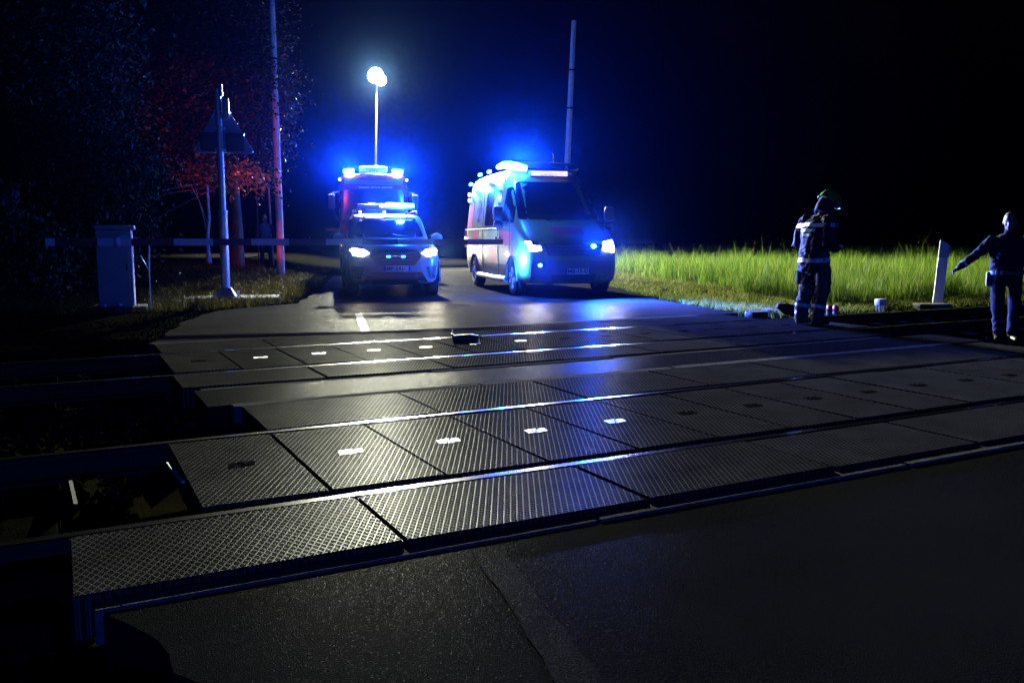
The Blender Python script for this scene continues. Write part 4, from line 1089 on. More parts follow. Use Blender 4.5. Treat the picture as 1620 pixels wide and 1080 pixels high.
# boom as its own thing: it swings by itself
cz = EYE - 6 * cb.y / F
hub = Vector((cb.x + .05, cb.y - .12, cz))
boom = empty('barrier_boom', hub, R(12.7), 'lowered red and white striped barrier boom crossing the road in front of the police car', 'barrier boom')
mw = MB(); L0 = -1.02; L1 = 6.55; seg = .62; xs = [L0, L0 + .14]; 
x = L0 + .14; k_ = 0; cuts_ = [L0, L0 + .14, L0 + .78, L0 + 1.30]
q = L0 + 1.30 + .66
cuts_.append(q)
while q < L1: q += seg; cuts_.append(min(q, L1))
arm = MB()
for i in range(len(cuts_) - 1):
    a, b = cuts_[i], cuts_[i + 1]; ww = .125 - .035 * (a - L0) / (L1 - L0)
    arm.box(((a + b) / 2, 0, 0), (b - a - .0005, .05, ww), mi=0 if i % 2 == 0 else 1)
arm.build('arm', [M['boom_white'], M['boom_red']], boom, smooth_=False)
m = MB(); m.box((-.78, .06, 0), (.46, .05, .10), bev=.01); m.build('counterweight', M['steel_dark'], boom)
m = MB(); m.box((.06, -.045, -.0), (.1, .03, .17), bev=.01); m.build('clamp', M['galv'], boom)
# hanging rod bracket beside the cabinet
p = at(236, 388, cb.y + .3); q = at(236, 428, cb.y + .3); r_ = at(222, 404, cb.y + .3)
m = MB(); m.tube([p, q], .012, 6); m.tube([q, r_], .011, 6); m.tube([q, Vector((q.x, q.y, float(hz(q.x, q.y))))], .01, 6)
tag(m.build('bent_rod', M['galv']), 'thin bent metal rod standing just right of the barrier cabinet', 'rod')

# signal post
sp = G(358, 478)
sig = empty('crossing_signal', sp, SHIN, 'level-crossing signal post seen from behind with the grey back of a triangular board', 'crossing signal')
m = MB(); m.box((.12, .2, .0), (1.75, .85, .2), bev=.03); m.build('foundation', M['concrete'], sig)
m = MB(); m.add([(-.2, -.2, .10), (.2, -.2, .10), (.2, .2, .10), (-.2, .2, .10), (-.1, -.1, .28), (.1, -.1, .28), (.1, .1, .28), (-.1, .1, .28)], [(0, 1, 5, 4), (1, 2, 6, 5), (2, 3, 7, 6), (3, 0, 4, 7), (4, 5, 6, 7)])
for x in (-.23, .23): m.tube([(x, 0, .08), (x, 0, .22)], .022, 8)
m.build('base_plate', M['galv'], sig)
m = MB(); m.tube([(0, 0, .2), (0, 0, 1.72)], .083, 18); m.tube([(0, 0, 1.70), (0, 0, 1.76)], .092, 18); m.tube([(0, 0, 1.75), (-.01, 0, 4.02)], .062, 18); m.build('post', M['galv'], sig)
tri = []
for c in ((-.56, 2.86), (.56, 2.86), (0, 3.86)):
    tri.append(Vector((*c, 0)))
poly = []
for i in range(3):
    p, c, n_ = tri[i - 1], tri[i], tri[(i + 1) % 3]; e = .09
    a = c + (p - c).normalized() * e; b = c + (n_ - c).normalized() * e
    for u in (0, .25, .5, .75, 1): v = (a.lerp(c, u)).lerp(c.lerp(b, u), u); poly.append((v.x, v.y))
m = MB(); m.prism(poly, .02, (.05, .12, 0), (1, 0, 0), (0, 0, 1), (0, 1, 0)); tb_ = m.build('board', M['sign_back'], sig)
m = MB(); m.tube([(.05 + a, .11, b) for a, b in poly + poly[:1]], .016, 6, cap=False); m.build('board_rim', M['galv'], tb_)
for i, x in enumerate((-.2, .27)):
    m = MB(); m.box((x, .09, 3.06), (.34, .14, .34), bev=.02); lb = m.build('lamp_housing', M['black_plastic'], sig)
    m = MB(); m.lathe([(.0, .001), (.03, .06), (.0, .10), (-.02, .11)], (x, .20, 3.06), 'Y', 20); m.build('lamp_lens', M['em_red'], lb)
    m = MB(); m.lathe([(-.02, .12), (.2, .13), (.2, .12), (-.02, .11)], (x, .2, 3.06), 'Y', 20); m.build('lamp_visor', M['black_plastic'], lb)
m = MB(); m.box((.13, -.04, 3.66), (.12, .1, .38), bev=.015); m.box((.06, -.05, 4.0), (.05, .06, .22), bev=.01); m.build('bell_box', M['sign_back'], sig)
for z in (2.9, 3.3, 3.62): m = MB(); m.box((0, .03, z), (.2, .14, .05), bev=.01); m.build('bracket', M['galv'], sig)
for sx in (-1, 1):
    pass
m = MB(); m.box((-.0, .13, 3.95), (1.0, .015, .13), Matrix.Rotation(R(32), 3, 'Y'), bev=.005); m.build('cross_arm', M['sign_back'], sig) if False else None

# poles
def slim_pole(px0, py0, px1, py1, Y, r0, r1, label, rings, square=False, base=None):
    b = base if base is not None else G(px0, py0); Yb = b.y
    top = at(px1, py1, Yb)
    root = empty('pole', b, 0, label, 'pole')
    m = MB(); a = Vector((0, 0, -.3)); t_ = top - b; n = 10
    m.tube([a.lerp(t_, i / n) for i in range(n + 1)], [r0 + (r1 - r0) * i / n for i in range(n + 1)], 4 if square else 14)
    m.build('shaft', M['pole_wood'], root, smooth_=not square)
    for u in rings:
        m = MB(); c = a.lerp(t_, u); d = (t_ - a).normalized() * .03; m.tube([c - d, c + d], (r0 + (r1 - r0) * u) * 1.12, 4 if square else 14)
        m.build('ring', M['steel_dark'], root)
    return root
slim_pole(445, 437, 428, -60, 0, .115, .075, 'tall grey roadside pole left of the police car, lit red near its foot', (.62, .71))
pb = Vector((1.92, 27.2, 0.0)); tp = at(908, 33, 27.2)
slim_pole(0, 0, 908, 33, 0, .11, .07, 'tall slim pole leaning right, rising behind the ambulance roof', (.68, .82), True, base=Vector((at(889, 377, 27.2).x, 27.2, -.03)))
# thin post beside the pedestrian
pb = G(433, 421); top = at(424, 284, pb.y)
m = MB(); m.tube([pb - Vector((0, 0, .2)), top], .035, 8); tag(m.build('thin_post', M['pole_wood']), 'thin leaning post right beside the pedestrian under the trees', 'post')
# small lit plate hanging behind the signal
pb = at(405, 288, 27.5)
m = MB(); m.box(pb, (.42, .03, .14), Matrix.Rotation(R(-12), 3, 'Y'), bev=.01); hang = None
sb = empty('street_sign', (pb.x, pb.y, float(hz(pb.x, pb.y))), 0, 'small pale sign on a thin post under the tree, behind the signal post', 'sign')
m = MB(); m.box((0, 0, pb.z - sb.location.z), (.42, .03, .14), Matrix.Rotation(R(-12), 3, 'Y'), bev=.01); m.build('panel', M['sign_white'], sb)
m = MB(); m.tube([(0, .03, -.2), (0, .03, pb.z - sb.location.z)], .025, 8); m.build('post', M['steel_dark'], sb)

# white marker post on the right
bp = G(1482, 486)
mk = empty('marker_post', bp, R(-22), 'white trackside marker post with a dark cap, leaning right by the meadow', 'marker post')
lean = Matrix.Rotation(R(3.4), 3, 'Y')
def bar(z0, z1, top=False, s0=1.0):
    m = MB(); w0, d0 = .085, .07
    vs = []
    for z in (z0, z1):
        for x, y in ((-w0, -d0), (w0, -d0), (w0, d0), (-w0, d0)):
            zz = z + (-.10 if (top and z == z1 and x > 0) else 0) - (0.03 if (top and z == z1 and y > 0) else 0)
            vs.append(lean @ Vector((x * s0, y * s0, zz)))
    m.add(vs, [(0, 3, 2, 1), (4, 5, 6, 7), (0, 1, 5, 4), (1, 2, 6, 5), (2, 3, 7, 6), (3, 0, 4, 7)]); return m
H_ = 1.32
bar(0, H_ * .73).build('post', M['sign_white'], mk, smooth_=False)
bar(H_ * .73 + .002, H_, True).build('cap', M['sign_back'], mk, smooth_=False)
fb = G(1470, 489)
m = MB(); m.box((0, 0, .05), (.62, .3, .14), bev=.02); tag(m.build('concrete_slab', M['concrete'], loc=(fb.x, fb.y - .12, fb.z)), 'low concrete slab at the foot of the white marker post', 'slab')
tb0 = G(1392, 494)
tr = empty('track_box', tb0, R(20), 'small pale track box on short legs between the firefighter and the marker post', 'track box')
m = MB(); m.box((0, 0, .19), (.16, .14, .12), bev=.015); m.build('case', M['sign_white'], tr)
m = MB(); [m.tube([(x, y, -.05), (x, y, .14)], .018, 6) for x in (-.05, .05) for y in (-.04, .04)]; m.build('leg', M['galv'], tr)
for px in (1312, 1322):
    pb = G(px, 497); rl = empty('red_lantern', pb, 0, ('left' if px == 1312 else 'right') + ' one of two small red lanterns on the ground just right of the firefighter\'s boots', 'lantern', 'red lanterns on the ground')
    m = MB(); m.lathe([(-.02, .001), (-.02, .06), (.04, .055), (.05, .04)], (0, 0, 0), 'Z', 14); m.build('base', M['black_plastic'], rl)
    m = MB(); m.ball((0, 0, .10), (.055, .055, .07), 14, 10); m.build('lens', M['red_lens_off'], rl)
# kit on the ground left of the firefighter
kb = G(1205, 503)
kit = empty('track_switch_box', kb, ANG, 'dark low box with a bright end cap, on the crossing edge left of the firefighter', 'box')
m = MB(); m.box((-.12, 0, .05), (.36, .2, .14), bev=.03); m.build('body', M['black_plastic'], kit)
m = MB(); m.tube([(.09, 0, .06), (.13, 0, .06)], .065, 14); m.build('end_cap', M['galv'], kit)
kb = G(1247, 500)
m = MB(); m.tube([(-.2, 0, .18), (-.05, .0, .13), (.08, 0, .1), (.22, 0, .07)], [.04, .1, .09, .05], 12); m.tube([(-.18, .02, .2), (-.06, .05, .26), (.06, .03, .14)], .012, 6)
tag(m.build('tool_bag', M['jacket_navy'], loc=kb), 'dark tool bag lying against the firefighter\'s left boot', 'bag')
m = MB(); a = G(1205, 491); b = G(1252, 496); m.box((0, 0, .02), ((b - a).length, .16, .05), bev=.008)
pl = m.build('plank', M['concrete'], loc=(a + b) / 2); pl.rotation_euler = (0, 0, math.atan2(b.y - a.y, b.x - a.x)); tag(pl, 'pale plank lying in the mown grass behind the dark box', 'plank')
# thing lying on the far rail
ob = ST(4.2, 9.52, .0); ob = Vector((at(739, 540, 1).x, 0, 0)); r_ = ray(739, 540); kk = EYE / -r_[2]; ob = Vector((r_[0] * kk, r_[1] * kk, 0))
m = MB()
m.tube([(-.20, 0, .05), (-.1, 0, .055), (.05, .01, .06), (.14, .02, .05)], [.05, .06, .06, .045], 12)
m.box((-.19, -.01, .07), (.03, .12, .14), Matrix.Rotation(R(-14), 3, 'Y'), bev=.01); m.tube([(-.2, 0, .12), (-.205, 0, .18)], .012, 6)
m.tube([(.12, 0, .03), (.17, 0, .10), (.19, 0, .09), (.185, 0, .02)], .014, 6)
deb = empty('torn_car_part', ob, R(4), 'dark torn piece of debris lying on the far rail in the middle of the crossing', 'debris')
m.build('shell', M['black_plastic'], deb); deb.scale = (.85, .85, .72)
m = MB(); m.box((.11, -.03, .105), (.07, .05, .015), Matrix.Rotation(R(20), 3, 'Y'), bev=.004); m.build('bright_clip', M['chrome'], deb)
m = MB(); m.box((.0, -.09, .008), (.36, .08, .012), bev=.004); m.build('flap', M['jacket_blue'], deb)
# concrete block at the lower left
c0 = G(105, 985); blk = empty('cable_chamber', (c0.x - .12, c0.y + .1, c0.z), ANG, 'dark concrete cable chamber at the lower left corner beside the asphalt', 'cable chamber')
m = MB(); m.box((0, 0, .0), (.42, .36, .36), bev=.015); m.build('box', M['old_sleeper'], blk)
m = MB(); m.box((0, 0, .20), (.46, .40, .035), bev=.01); m.build('lid', M['old_sleeper'], blk)

# ------------------------------------------------------------------ people: one continuous re-meshed body
class Body:
    def __init__(s): s.mb = MB(); s.prim = []
    def cap(s, pts, radii, tag_, n=14):
        s.mb.tube(pts, radii, n)
        for p, r in ((pts[0], radii[0]), (pts[-1], radii[-1])): s.mb.ball(p, r * .995, n, 8)
        for i in range(len(pts) - 1): s.prim.append((np.array(pts[i], float), np.array(pts[i + 1], float), radii[i], radii[i + 1], tag_))
    def ell(s, c, r, tag_, rot=None):
        s.mb.ball(c, r, 18, 12, rot=rot); s.prim.append((np.array(c, float), np.array(c, float) + 1e-4, min(r), min(r), tag_))
    def torso(s, rings, tag_, n=24):
        """rings (centre, rx, ry, yaw)"""
        vs = []; fs = []
        for c, rx, ry, yaw in rings:
            for j in range(n):
                a = 2 * PI * j / n; x, y = rx * math.copysign(abs(math.cos(a)) ** .8, math.cos(a)), ry * math.copysign(abs(math.sin(a)) ** .8, math.sin(a))
                vs.append((c[0] + x * math.cos(yaw) - y * math.sin(yaw), c[1] + x * math.sin(yaw) + y * math.cos(yaw), c[2]))
        for i in range(len(rings) - 1):
            for j in range(n): fs.append((i * n + j, i * n + (j + 1) % n, (i + 1) * n + (j + 1) % n, (i + 1) * n + j))
        fs.append(tuple(range(n))[::-1]); fs.append(tuple((len(rings) - 1) * n + j for j in range(n)))
        s.mb.add(vs, fs)
        for i in range(len(rings) - 1):
            a, b = rings[i], rings[i + 1]
            s.prim.append((np.array(a[0], float), np.array(b[0], float), (a[1] + a[2]) / 2, (b[1] + b[2]) / 2, tag_))
    def hand(s, wrist, dir_, palm_n, curl, tag_, k=1.0, side=1):
        d = Vector(dir_).normalized(); nrm = Vector(palm_n); nrm = (nrm - d * nrm.dot(d)).normalized(); x = d.cross(nrm) * side
        wv = Vector(wrist); palm = wv + d * .05 * k
        rot = Matrix((x, d, nrm)).transposed()
        s.ell(palm, (.042 * k, .055 * k, .02 * k), tag_, rot)
        for i, (o, ln) in enumerate(((-.033, .068), (-.011, .078), (.011, .073), (.032, .058))):
            p0 = palm + x * o * k + d * .042 * k; a = curl * (1 + .12 * i); pts = [p0 - d * .02 * k, p0]
            ang = 0
            for f_ in (.42, .33, .25):
                ang += a; pts.append(pts[-1] + (d * math.cos(ang) + nrm * math.sin(ang)) * ln * f_ * k)
            s.cap(pts, [.0105 * k, .0102 * k, .0098 * k, .009 * k, .0078 * k], tag_, 8)
        p0 = palm - x * .036 * k - d * .02 * k
        t1 = p0 + (-x * .65 + d * .6 + nrm * .35).normalized() * .038 * k; t2 = t1 + (-x * .15 + d * .8 + nrm * .55).normalized() * .032 * k
        s.cap([p0, t1, t2], [.0135 * k, .0115 * k, .009 * k], tag_, 8)
    def head(s, c, yaw, pitch, tag_skin, k=1.0):
        """c: centre of the skull; faces -Y before yaw"""
        rot = Matrix.Rotation(yaw, 3, 'Z') @ Matrix.Rotation(pitch, 3, 'X'); T = lambda v: Vector(c) + rot @ (Vector(v) * k)
        s.ell(T((0, .012, .03)), (.078 * k, .098 * k, .093 * k), tag_skin, rot); s.ell(T((0, -.022, -.04)), (.062 * k, .072 * k, .075 * k), tag_skin, rot)
        s.ell(T((0, -.062, -.095)), (.028 * k, .026 * k, .022 * k), tag_skin, rot)                       # chin
        s.cap([T((0, -.088, .012)), T((0, -.112, -.032))], [.011 * k, .016 * k], tag_skin, 8)              # nose
        for sg in (-1, 1):
            s.cap([T((sg * .012, -.088, .022)), T((sg * .052, -.070, .020))], [.014 * k, .012 * k], tag_skin, 8)   # brow
            s.ell(T((sg * .079, .012, -.012)), (.012 * k, .022 * k, .032 * k), tag_skin, rot)              # ear
            s.ell(T((sg * .04, -.064, -.035)), (.024 * k, .022 * k, .022 * k), tag_skin, rot)              # cheek
        s.cap([T((-.022, -.092, -.066)), T((0, -.097, -.064)), T((.022, -.092, -.066))], [.006 * k, .009 * k, .006 * k], tag_skin, 8)   # lips
        s.cap([T((-.018, -.088, -.076)), T((.018, -.088, -.076))], [.008 * k, .008 * k], tag_skin, 8)
        return rot, T
    def finish(s, root, mats, voxel=.011, folds=.006, foldtags=(), seed=0):
        o = s.mb.build('body', [M[m_] for m_ in mats], root, fix=True)
        md = o.modifiers.new('r', 'REMESH'); md.mode = 'VOXEL'; md.voxel_size = voxel
        sm = o.modifiers.new('s', 'SMOOTH'); sm.factor = .5; sm.iterations = 2
        evaluated(o); me = o.data
        n = len(me.vertices); V = np.zeros(n * 3); me.vertices.foreach_get('co', V); V = V.reshape(-1, 3)
        def region(P):
            best = np.full(len(P), 1e9); lab = np.zeros(len(P), int)
            for a, b, ra, rb, tg in s.prim:
                ab = b - a; u = np.clip(((P - a) @ ab) / max(ab @ ab, 1e-9), 0, 1); d = np.linalg.norm(P - a - u[:, None] * ab, axis=1) - (ra + (rb - ra) * u)
                q = d < best; best[q] = d[q]; lab[q] = tg
            return lab
        lab = region(V)
        N = np.zeros(n * 3); me.vertices.foreach_get('normal', N); N = N.reshape(-1, 3)
        z = V[:, 2]; x = V[:, 0]; y = V[:, 1]
        f = np.sin(z * 42 + 9 * np.sin(x * 9 + seed) + 6 * np.sin(y * 11 + z * 7)) * .6 + np.sin(z * 75 + x * 30 - y * 22 + 5 * np.sin(z * 13)) * .4 + .5 * np.sin((x + y) * 38 + 6 * np.sin(z * 9 + seed))
        msk = np.isin(lab, foldtags)
        V[msk] += N[msk] * (f[msk] * folds)[:, None]
        me.vertices.foreach_set('co', V.ravel())
        pc = np.zeros(len(me.polygons) * 3); me.polygons.foreach_get('center', pc)
        pl_ = region(pc.reshape(-1, 3)); me.materials.clear()
        for m_ in mats: me.materials.append(M[m_])
        me.polygons.foreach_set('material_index', pl_.astype(np.int32)); me.polygons.foreach_set('use_smooth', [True] * len(me.polygons)); me.update()
        return o

def band(o, p, axis_, rmax, width, name, mat, parent, off=.006, a0=0, a1=2 * PI, n=36, tilt=None, wob=0.0):
    """a tape wrapped round a limb or trunk of the body o"""
    bv = bvh_of(o); ax = Vector(axis_).normalized(); u = ax.orthogonal().normalized(); v = ax.cross(u); p = Vector(p); rows = []
    if tilt: u = Vector(tilt); u = (u - ax * u.dot(ax)).normalized(); v = ax.cross(u)
    full = abs(a1 - a0 - 2 * PI) < 1e-4
    for i in range(n + (0 if full else 1)):
        a = a0 + (a1 - a0) * i / n; d = u * math.cos(a) + v * math.sin(a); pr = []
        for w_ in (-.5, .5):
            c = p + ax * (w_ * width + wob * math.sin(a * 3)); h = bv.ray_cast(c + d * rmax, -d, rmax)
            pr.append((h[0] if h[0] is not None else c + d * rmax * .6) + d * off)
        rows.append(pr + [pr[1] - d * off * 2, pr[0] - d * off * 2])
    m = MB(); vs = [q for r_ in rows for q in r_]; N_ = len(rows); fs = []
    for i in range(N_ if full else N_ - 1):
        j = (i + 1) % N_
        for e in range(4): fs.append((i * 4 + e, i * 4 + (e + 1) % 4, j * 4 + (e + 1) % 4, j * 4 + e))
    m.add(vs, fs); return m.build(name, mat, parent)

def legs(b, hip_w, hip_z, knees, ankles, toe, T_, rt=(.095, .072, .058), boot=True, kz=None):
    for i, sg in enumerate((-1, 1)):
        h = Vector((sg * hip_w, 0, hip_z)); k_, a = Vector(knees[i]), Vector(ankles[i])
        b.cap([h, h.lerp(k_, .5) + Vector((0, -.012, 0)), k_, k_.lerp(a, .4) + Vector((0, .018, 0)), a], [rt[0], rt[0] * .9, rt[1], rt[1] * .93, rt[2]], T_[0])
        t = Vector(toe[i]).normalized()
        b.cap([a + Vector((0, 0, .06)), a + Vector((0, 0, -.0))], [rt[2] * .98, .05], T_[1])
        b.cap([a - t * .04 + Vector((0, 0, -.045)), a + t * .07 + Vector((0, 0, -.05)), a + t * .16 + Vector((0, 0, -.058))], [.045, .046, .036], T_[1])

# --- firefighter (tags: 0 jacket 1 trousers 2 boot 3 skin 4 glove)
ff = empty('firefighter', Vector((4.20, 12.02, 0.0)), R(112), 'firefighter with green helmet and reflective bands, standing at the right end of the crossing', 'person')
b = Body()
legs(b, .105, .92, [(-.12, -.06, .52), (.12, .0, .52)], [(-.12, .03, .10), (.12, .10, .10)], [(-.2, -1, 0), (.2, -1, 0)], (1, 2), (.128, .105, .09))
b.torso([((0, .02, .74), .205, .165, 0), ((0, .02, .82), .215, .17, 0), ((0, .01, .98), .215, .165, 0), ((0, .0, 1.14), .22, .165, 0), ((0, -.015, 1.30), .24, .17, 0), ((0, -.05, 1.41), .235, .16, 0), ((0, -.09, 1.485), .175, .125, 0), ((0, -.125, 1.54), .105, .10, 0)], 0)
b.ell((0, .0, .80), (.19, .15, .12), 1)
b.cap([(0, -.09, 1.48), (0, -.16, 1.60)], [.08, .075], 0)
for sg in (-1, 1):
    sh = Vector((sg * .225, -.03, 1.43)); el = Vector((sg * .32, .05, 1.14)); wr = Vector((sg * .11, -.26, 1.06))
    b.cap([sh, sh.lerp(el, .5), el, el.lerp(wr, .5), wr], [.105, .098, .09, .078, .058], 0)
    b.hand(wr, (-sg * .3, -1, -.05), (0, .2, 1), .55, 4, 1.05, side=sg)
rot, T = b.head((0, -.20, 1.665), R(-4), R(30), 3)
fbody = b.finish(ff, ['jacket_navy', 'trousers_dark', 'boot', 'skin', 'glove'], .0115, .008, (0, 1), 1)
m = MB(); hm = bmesh.new(); bmesh.ops.create_uvsphere(hm, u_segments=28, v_segments=16, radius=1)
bmesh.ops.delete(hm, geom=[v for v in hm.verts if v.co.z < -.28], context='VERTS')
for v in hm.verts:
    e = 1 + (.14 if v.co.y > .0 and v.co.z < .0 else .0) + (.10 if v.co.y < -.3 and v.co.z < .1 else 0)
    v.co = Vector((v.co.x * .138 * e, v.co.y * .168 * e, v.co.z * .145))
    if abs(v.co.x) < .028 and v.co.z > .02: v.co.z += .012
m.bm(hm, Matrix.Translation(T((0, .005, .055))) @ rot.to_4x4()); hel = m.build('helmet', M['helmet_green'], ff)
m = MB(); vs = []; nn = 20
for i in range(nn + 1):
    a = R(-20) + R(220) * i / nn; ca, sa = math.cos(a), math.sin(a)
    vs += [T((ca * .112, sa * .138 + .01, .03)), T((ca * .118, sa * .14 + .015, -.07)), T((ca * .128, sa * .14 + .0, -.17)), T((ca * .10, sa * .10 + .02, -.17)), T((ca * .09, sa * .12 + .01, .03))]
m.add(vs, [(5 * i + e, 5 * i + (e + 1) % 5, 5 * i + 5 + (e + 1) % 5, 5 * i + 5 + e) for i in range(nn) for e in range(5)]); m.build('neck_guard', M['jacket_navy'], hel)
sd = hel.modifiers.new('s', 'SOLIDIFY'); sd.thickness = .006; evaluated(hel)
m = MB(); m.box(T((0, -.145, .055)), (.17, .02, .06), rot, bev=.008); m.build('visor', M['glass_dark'], hel)
m = MB(); m.tube([T((.11, .03, .045)), T((.06, .125, .045)), T((-.06, .125, .045)), T((-.11, .03, .045))], .02, 8); m.build('helmet_band', M['reflective'], hel)
band(fbody, (0, .02, 1.375), (0, -.1, 1), .42, .052, 'chest_tape', M['reflective'], ff, .008, wob=.006)
band(fbody, (0, .01, .90), (0, .0, 1), .42, .055, 'hem_tape', M['reflective'], ff, .008, wob=.005)
for zt_, hw in ((1.31, .14), (1.25, .09)):
    m = MB(); bvb = bvh_of(fbody); vs = []
    for i in range(9):
        xx = -hw + 2 * hw * i / 8
        for zz in (zt_ - .02, zt_ + .02):
            h = bvb.ray_cast(Vector((xx, 1, zz)), Vector((0, -1, 0))); vs.append((h[0] if h[0] else Vector((xx, .18, zz))) + Vector((0, .007, 0)))
    m.add(vs, [(2 * i, 2 * i + 2, 2 * i + 3, 2 * i + 1) for i in range(8)]); m.build('back_patch', M['tape_teal'], ff)
for i, (k_, a) in enumerate((((-.12, -.06, .52), (-.12, .03, .10)), ((.12, .0, .52), (.12, .10, .10)))):
    k_, a = Vector(k_), Vector(a); c = k_.lerp(a, .62); band(fbody, c, a - k_, .17, .045, 'leg_tape', M['reflective'], ff, .007, n=24)
k_, a = Vector((.12, .0, .52)), Vector((.12, .10, .10))
bvb = bvh_of(fbody); vs = []
for i in range(12):
    p = k_.lerp(a, -.05 + i / 11 * .95)
    for w_ in (-.018, .018):
        d = Vector((.75, .66, 0)); sd_ = Vector((-.66, .75, 0)); h = bvb.ray_cast(p + sd_ * w_ + d * .3, -d); vs.append((h[0] if h[0] else p + d * .09) + d * .006)
m = MB(); m.add(vs, [(2 * i, 2 * i + 1, 2 * i + 3, 2 * i + 2) for i in range(11)]); m.build('side_tape', M['reflective'], ff)
for sx in (-.19, .21): m = MB(); m.box((sx, .03, .66), (.06, .17, .2), bev=.02); m.build('cargo_pocket', M['trousers_dark'], ff)

# --- police officer on the ballast
oz = float(hz(6.9, 12.05)) + .03
po = empty('police_officer', Vector((6.86, 12.0, -.225)), R(-24), 'officer in dark uniform stretching out one arm beside the white marker post', 'person')
b = Body()
legs(b, .10, .90, [(-.09, -.09, .49), (.13, .03, .49)], [(-.05, -.05, .085), (.13, .12, .085)], [(-.3, -1, 0), (.3, -1, 0)], (1, 2), (.10, .078, .066))
b.torso([((0, .01, .84), .19, .14, 0), ((0, .01, .94), .205, .155, 0), ((0, .0, 1.08), .21, .165, 0), ((0, .0, 1.26), .228, .16, 0), ((0, .01, 1.38), .228, .14, 0), ((0, .01, 1.45), .15, .10, 0), ((0, .01, 1.49), .075, .072, 0)], 0)
b.ell((0, .01, .87), (.17, .13, .10), 1)
b.cap([(0, .01, 1.46), (0, -.005, 1.56)], [.06, .056], 3)
sh = Vector((-.20, .01, 1.385)); el = Vector((-.40, -.02, 1.18)); wr = Vector((-.585, -.10, 1.025))
b.cap([sh, sh.lerp(el, .5), el, el.lerp(wr, .5), wr], [.08, .072, .062, .055, .042], 0); b.hand(wr, wr - el + Vector((0, 0, .02)), (.3, -.5, -.8), .42, 4, 1.05, side=-1)
sh = Vector((.20, .01, 1.385)); el = Vector((.31, .05, 1.13)); wr = Vector((.27, -.12, .92))
b.cap([sh, sh.lerp(el, .5), el, el.lerp(wr, .5), wr], [.08, .072, .062, .055, .042], 0); b.hand(wr, (-.05, -.4, -.9), (-1, 0, 0), .4, 3, 1.0, side=1)
rot, T = b.head((0, -.015, 1.655), R(-12), R(6), 3)
pbody = b.finish(po, ['jacket_navy', 'jacket_blue', 'boot', 'skin', 'glove'], .010, .006, (0, 1), 3)
m = MB(); hm = bmesh.new(); bmesh.ops.create_uvsphere(hm, u_segments=22, v_segments=14, radius=1); bmesh.ops.delete(hm, geom=[v for v in hm.verts if v.co.z < -.1 or (v.co.y < -.45 and v.co.z < .62)], context='VERTS')
m.bm(hm, Matrix.Translation(T((0, .018, .036))) @ rot.to_4x4() @ Matrix.Diagonal((.081, .1, .094, 1))); m.build('hair', M['hair'], po)
m = MB(); [m.ball(T((sg * .031, -.078, .004)), .0115, 10, 8) for sg in (-1, 1)]; m.build('eye', M['plate_ink'], po)
band(pbody, (0, .0, .95), (0, 0, 1), .36, .045, 'belt', M['black_plastic'], po, .012)
m = MB(); m.box((-.06, -.145, .955), (.06, .015, .05), bev=.006); m.box((-.13, -.125, .955), (.035, .02, .05), bev=.006); m.build('belt_buckle', M['reflective'], po)
m = MB(); m.box((-.215, .0, .86), (.06, .12, .2), bev=.02); m.build('holster', M['black_plastic'], po)
c = el = Vector((-.40, -.02, 1.18)); wr = Vector((-.585, -.10, 1.025)); band(pbody, c.lerp(wr, .72), wr - c, .12, .035, 'cuff_tape', M['reflective'], po, .006, n=20)
m = MB(); m.box((-.115, -.142, 1.22), (.035, .02, .03), bev=.006); m.box((-.135, -.145, 1.16), (.03, .02, .05), bev=.006); m.build('radio_light', M['reflective'], po)

# --- pedestrian under the trees
pp = G(421, 421)
pd = empty('pedestrian', pp, R(18), 'bystander in dark clothes standing by the thin post under the trees', 'person')
b = Body()
legs(b, .10, .92, [(-.11, -.03, .50), (.14, -.01, .50)], [(-.13, .02, .085), (.19, .03, .085)], [(-.25, -1, 0), (.3, -1, 0)], (1, 2), (.098, .076, .062))
b.torso([((0, .01, .82), .17, .125, 0), ((0, .01, .94), .18, .13, 0), ((0, .0, 1.08), .18, .135, 0), ((0, .0, 1.26), .20, .135, 0), ((0, .01, 1.38), .205, .125, 0), ((0, .01, 1.45), .14, .10, 0), ((0, .01, 1.49), .075, .072, 0)], 0)
b.cap([(0, .01, 1.46), (0, -.005, 1.56)], [.058, .054], 3)
for sg in (-1, 1):
    sh = Vector((sg * .20, .01, 1.385)); el = Vector((sg * .29, .03, 1.12)); wr = Vector((sg * .25, -.13, .93))
    b.cap([sh, sh.lerp(el, .5), el, el.lerp(wr, .5), wr], [.078, .07, .06, .053, .042], 4); b.hand(wr, (-sg * .1, -.4, -.9), (-sg, 0, 0), .4, 3, 1.0, side=sg)
rot, T = b.head((0, -.015, 1.655), R(18), R(4), 3)
qb = b.finish(pd, ['shirt_blue', 'jacket_navy', 'boot', 'skin', 'jacket_blue'], .014, .006, (0, 1, 4), 5)
m = MB(); hm = bmesh.new(); bmesh.ops.create_uvsphere(hm, u_segments=22, v_segments=14, radius=1); bmesh.ops.delete(hm, geom=[v for v in hm.verts if v.co.z < -.3 or (v.co.y < -.45 and v.co.z < .55)], context='VERTS')
m.bm(hm, Matrix.Translation(T((0, .018, .036))) @ rot.to_4x4() @ Matrix.Diagonal((.086, .106, .10, 1))); m.build('hair', M['hair'], pd)

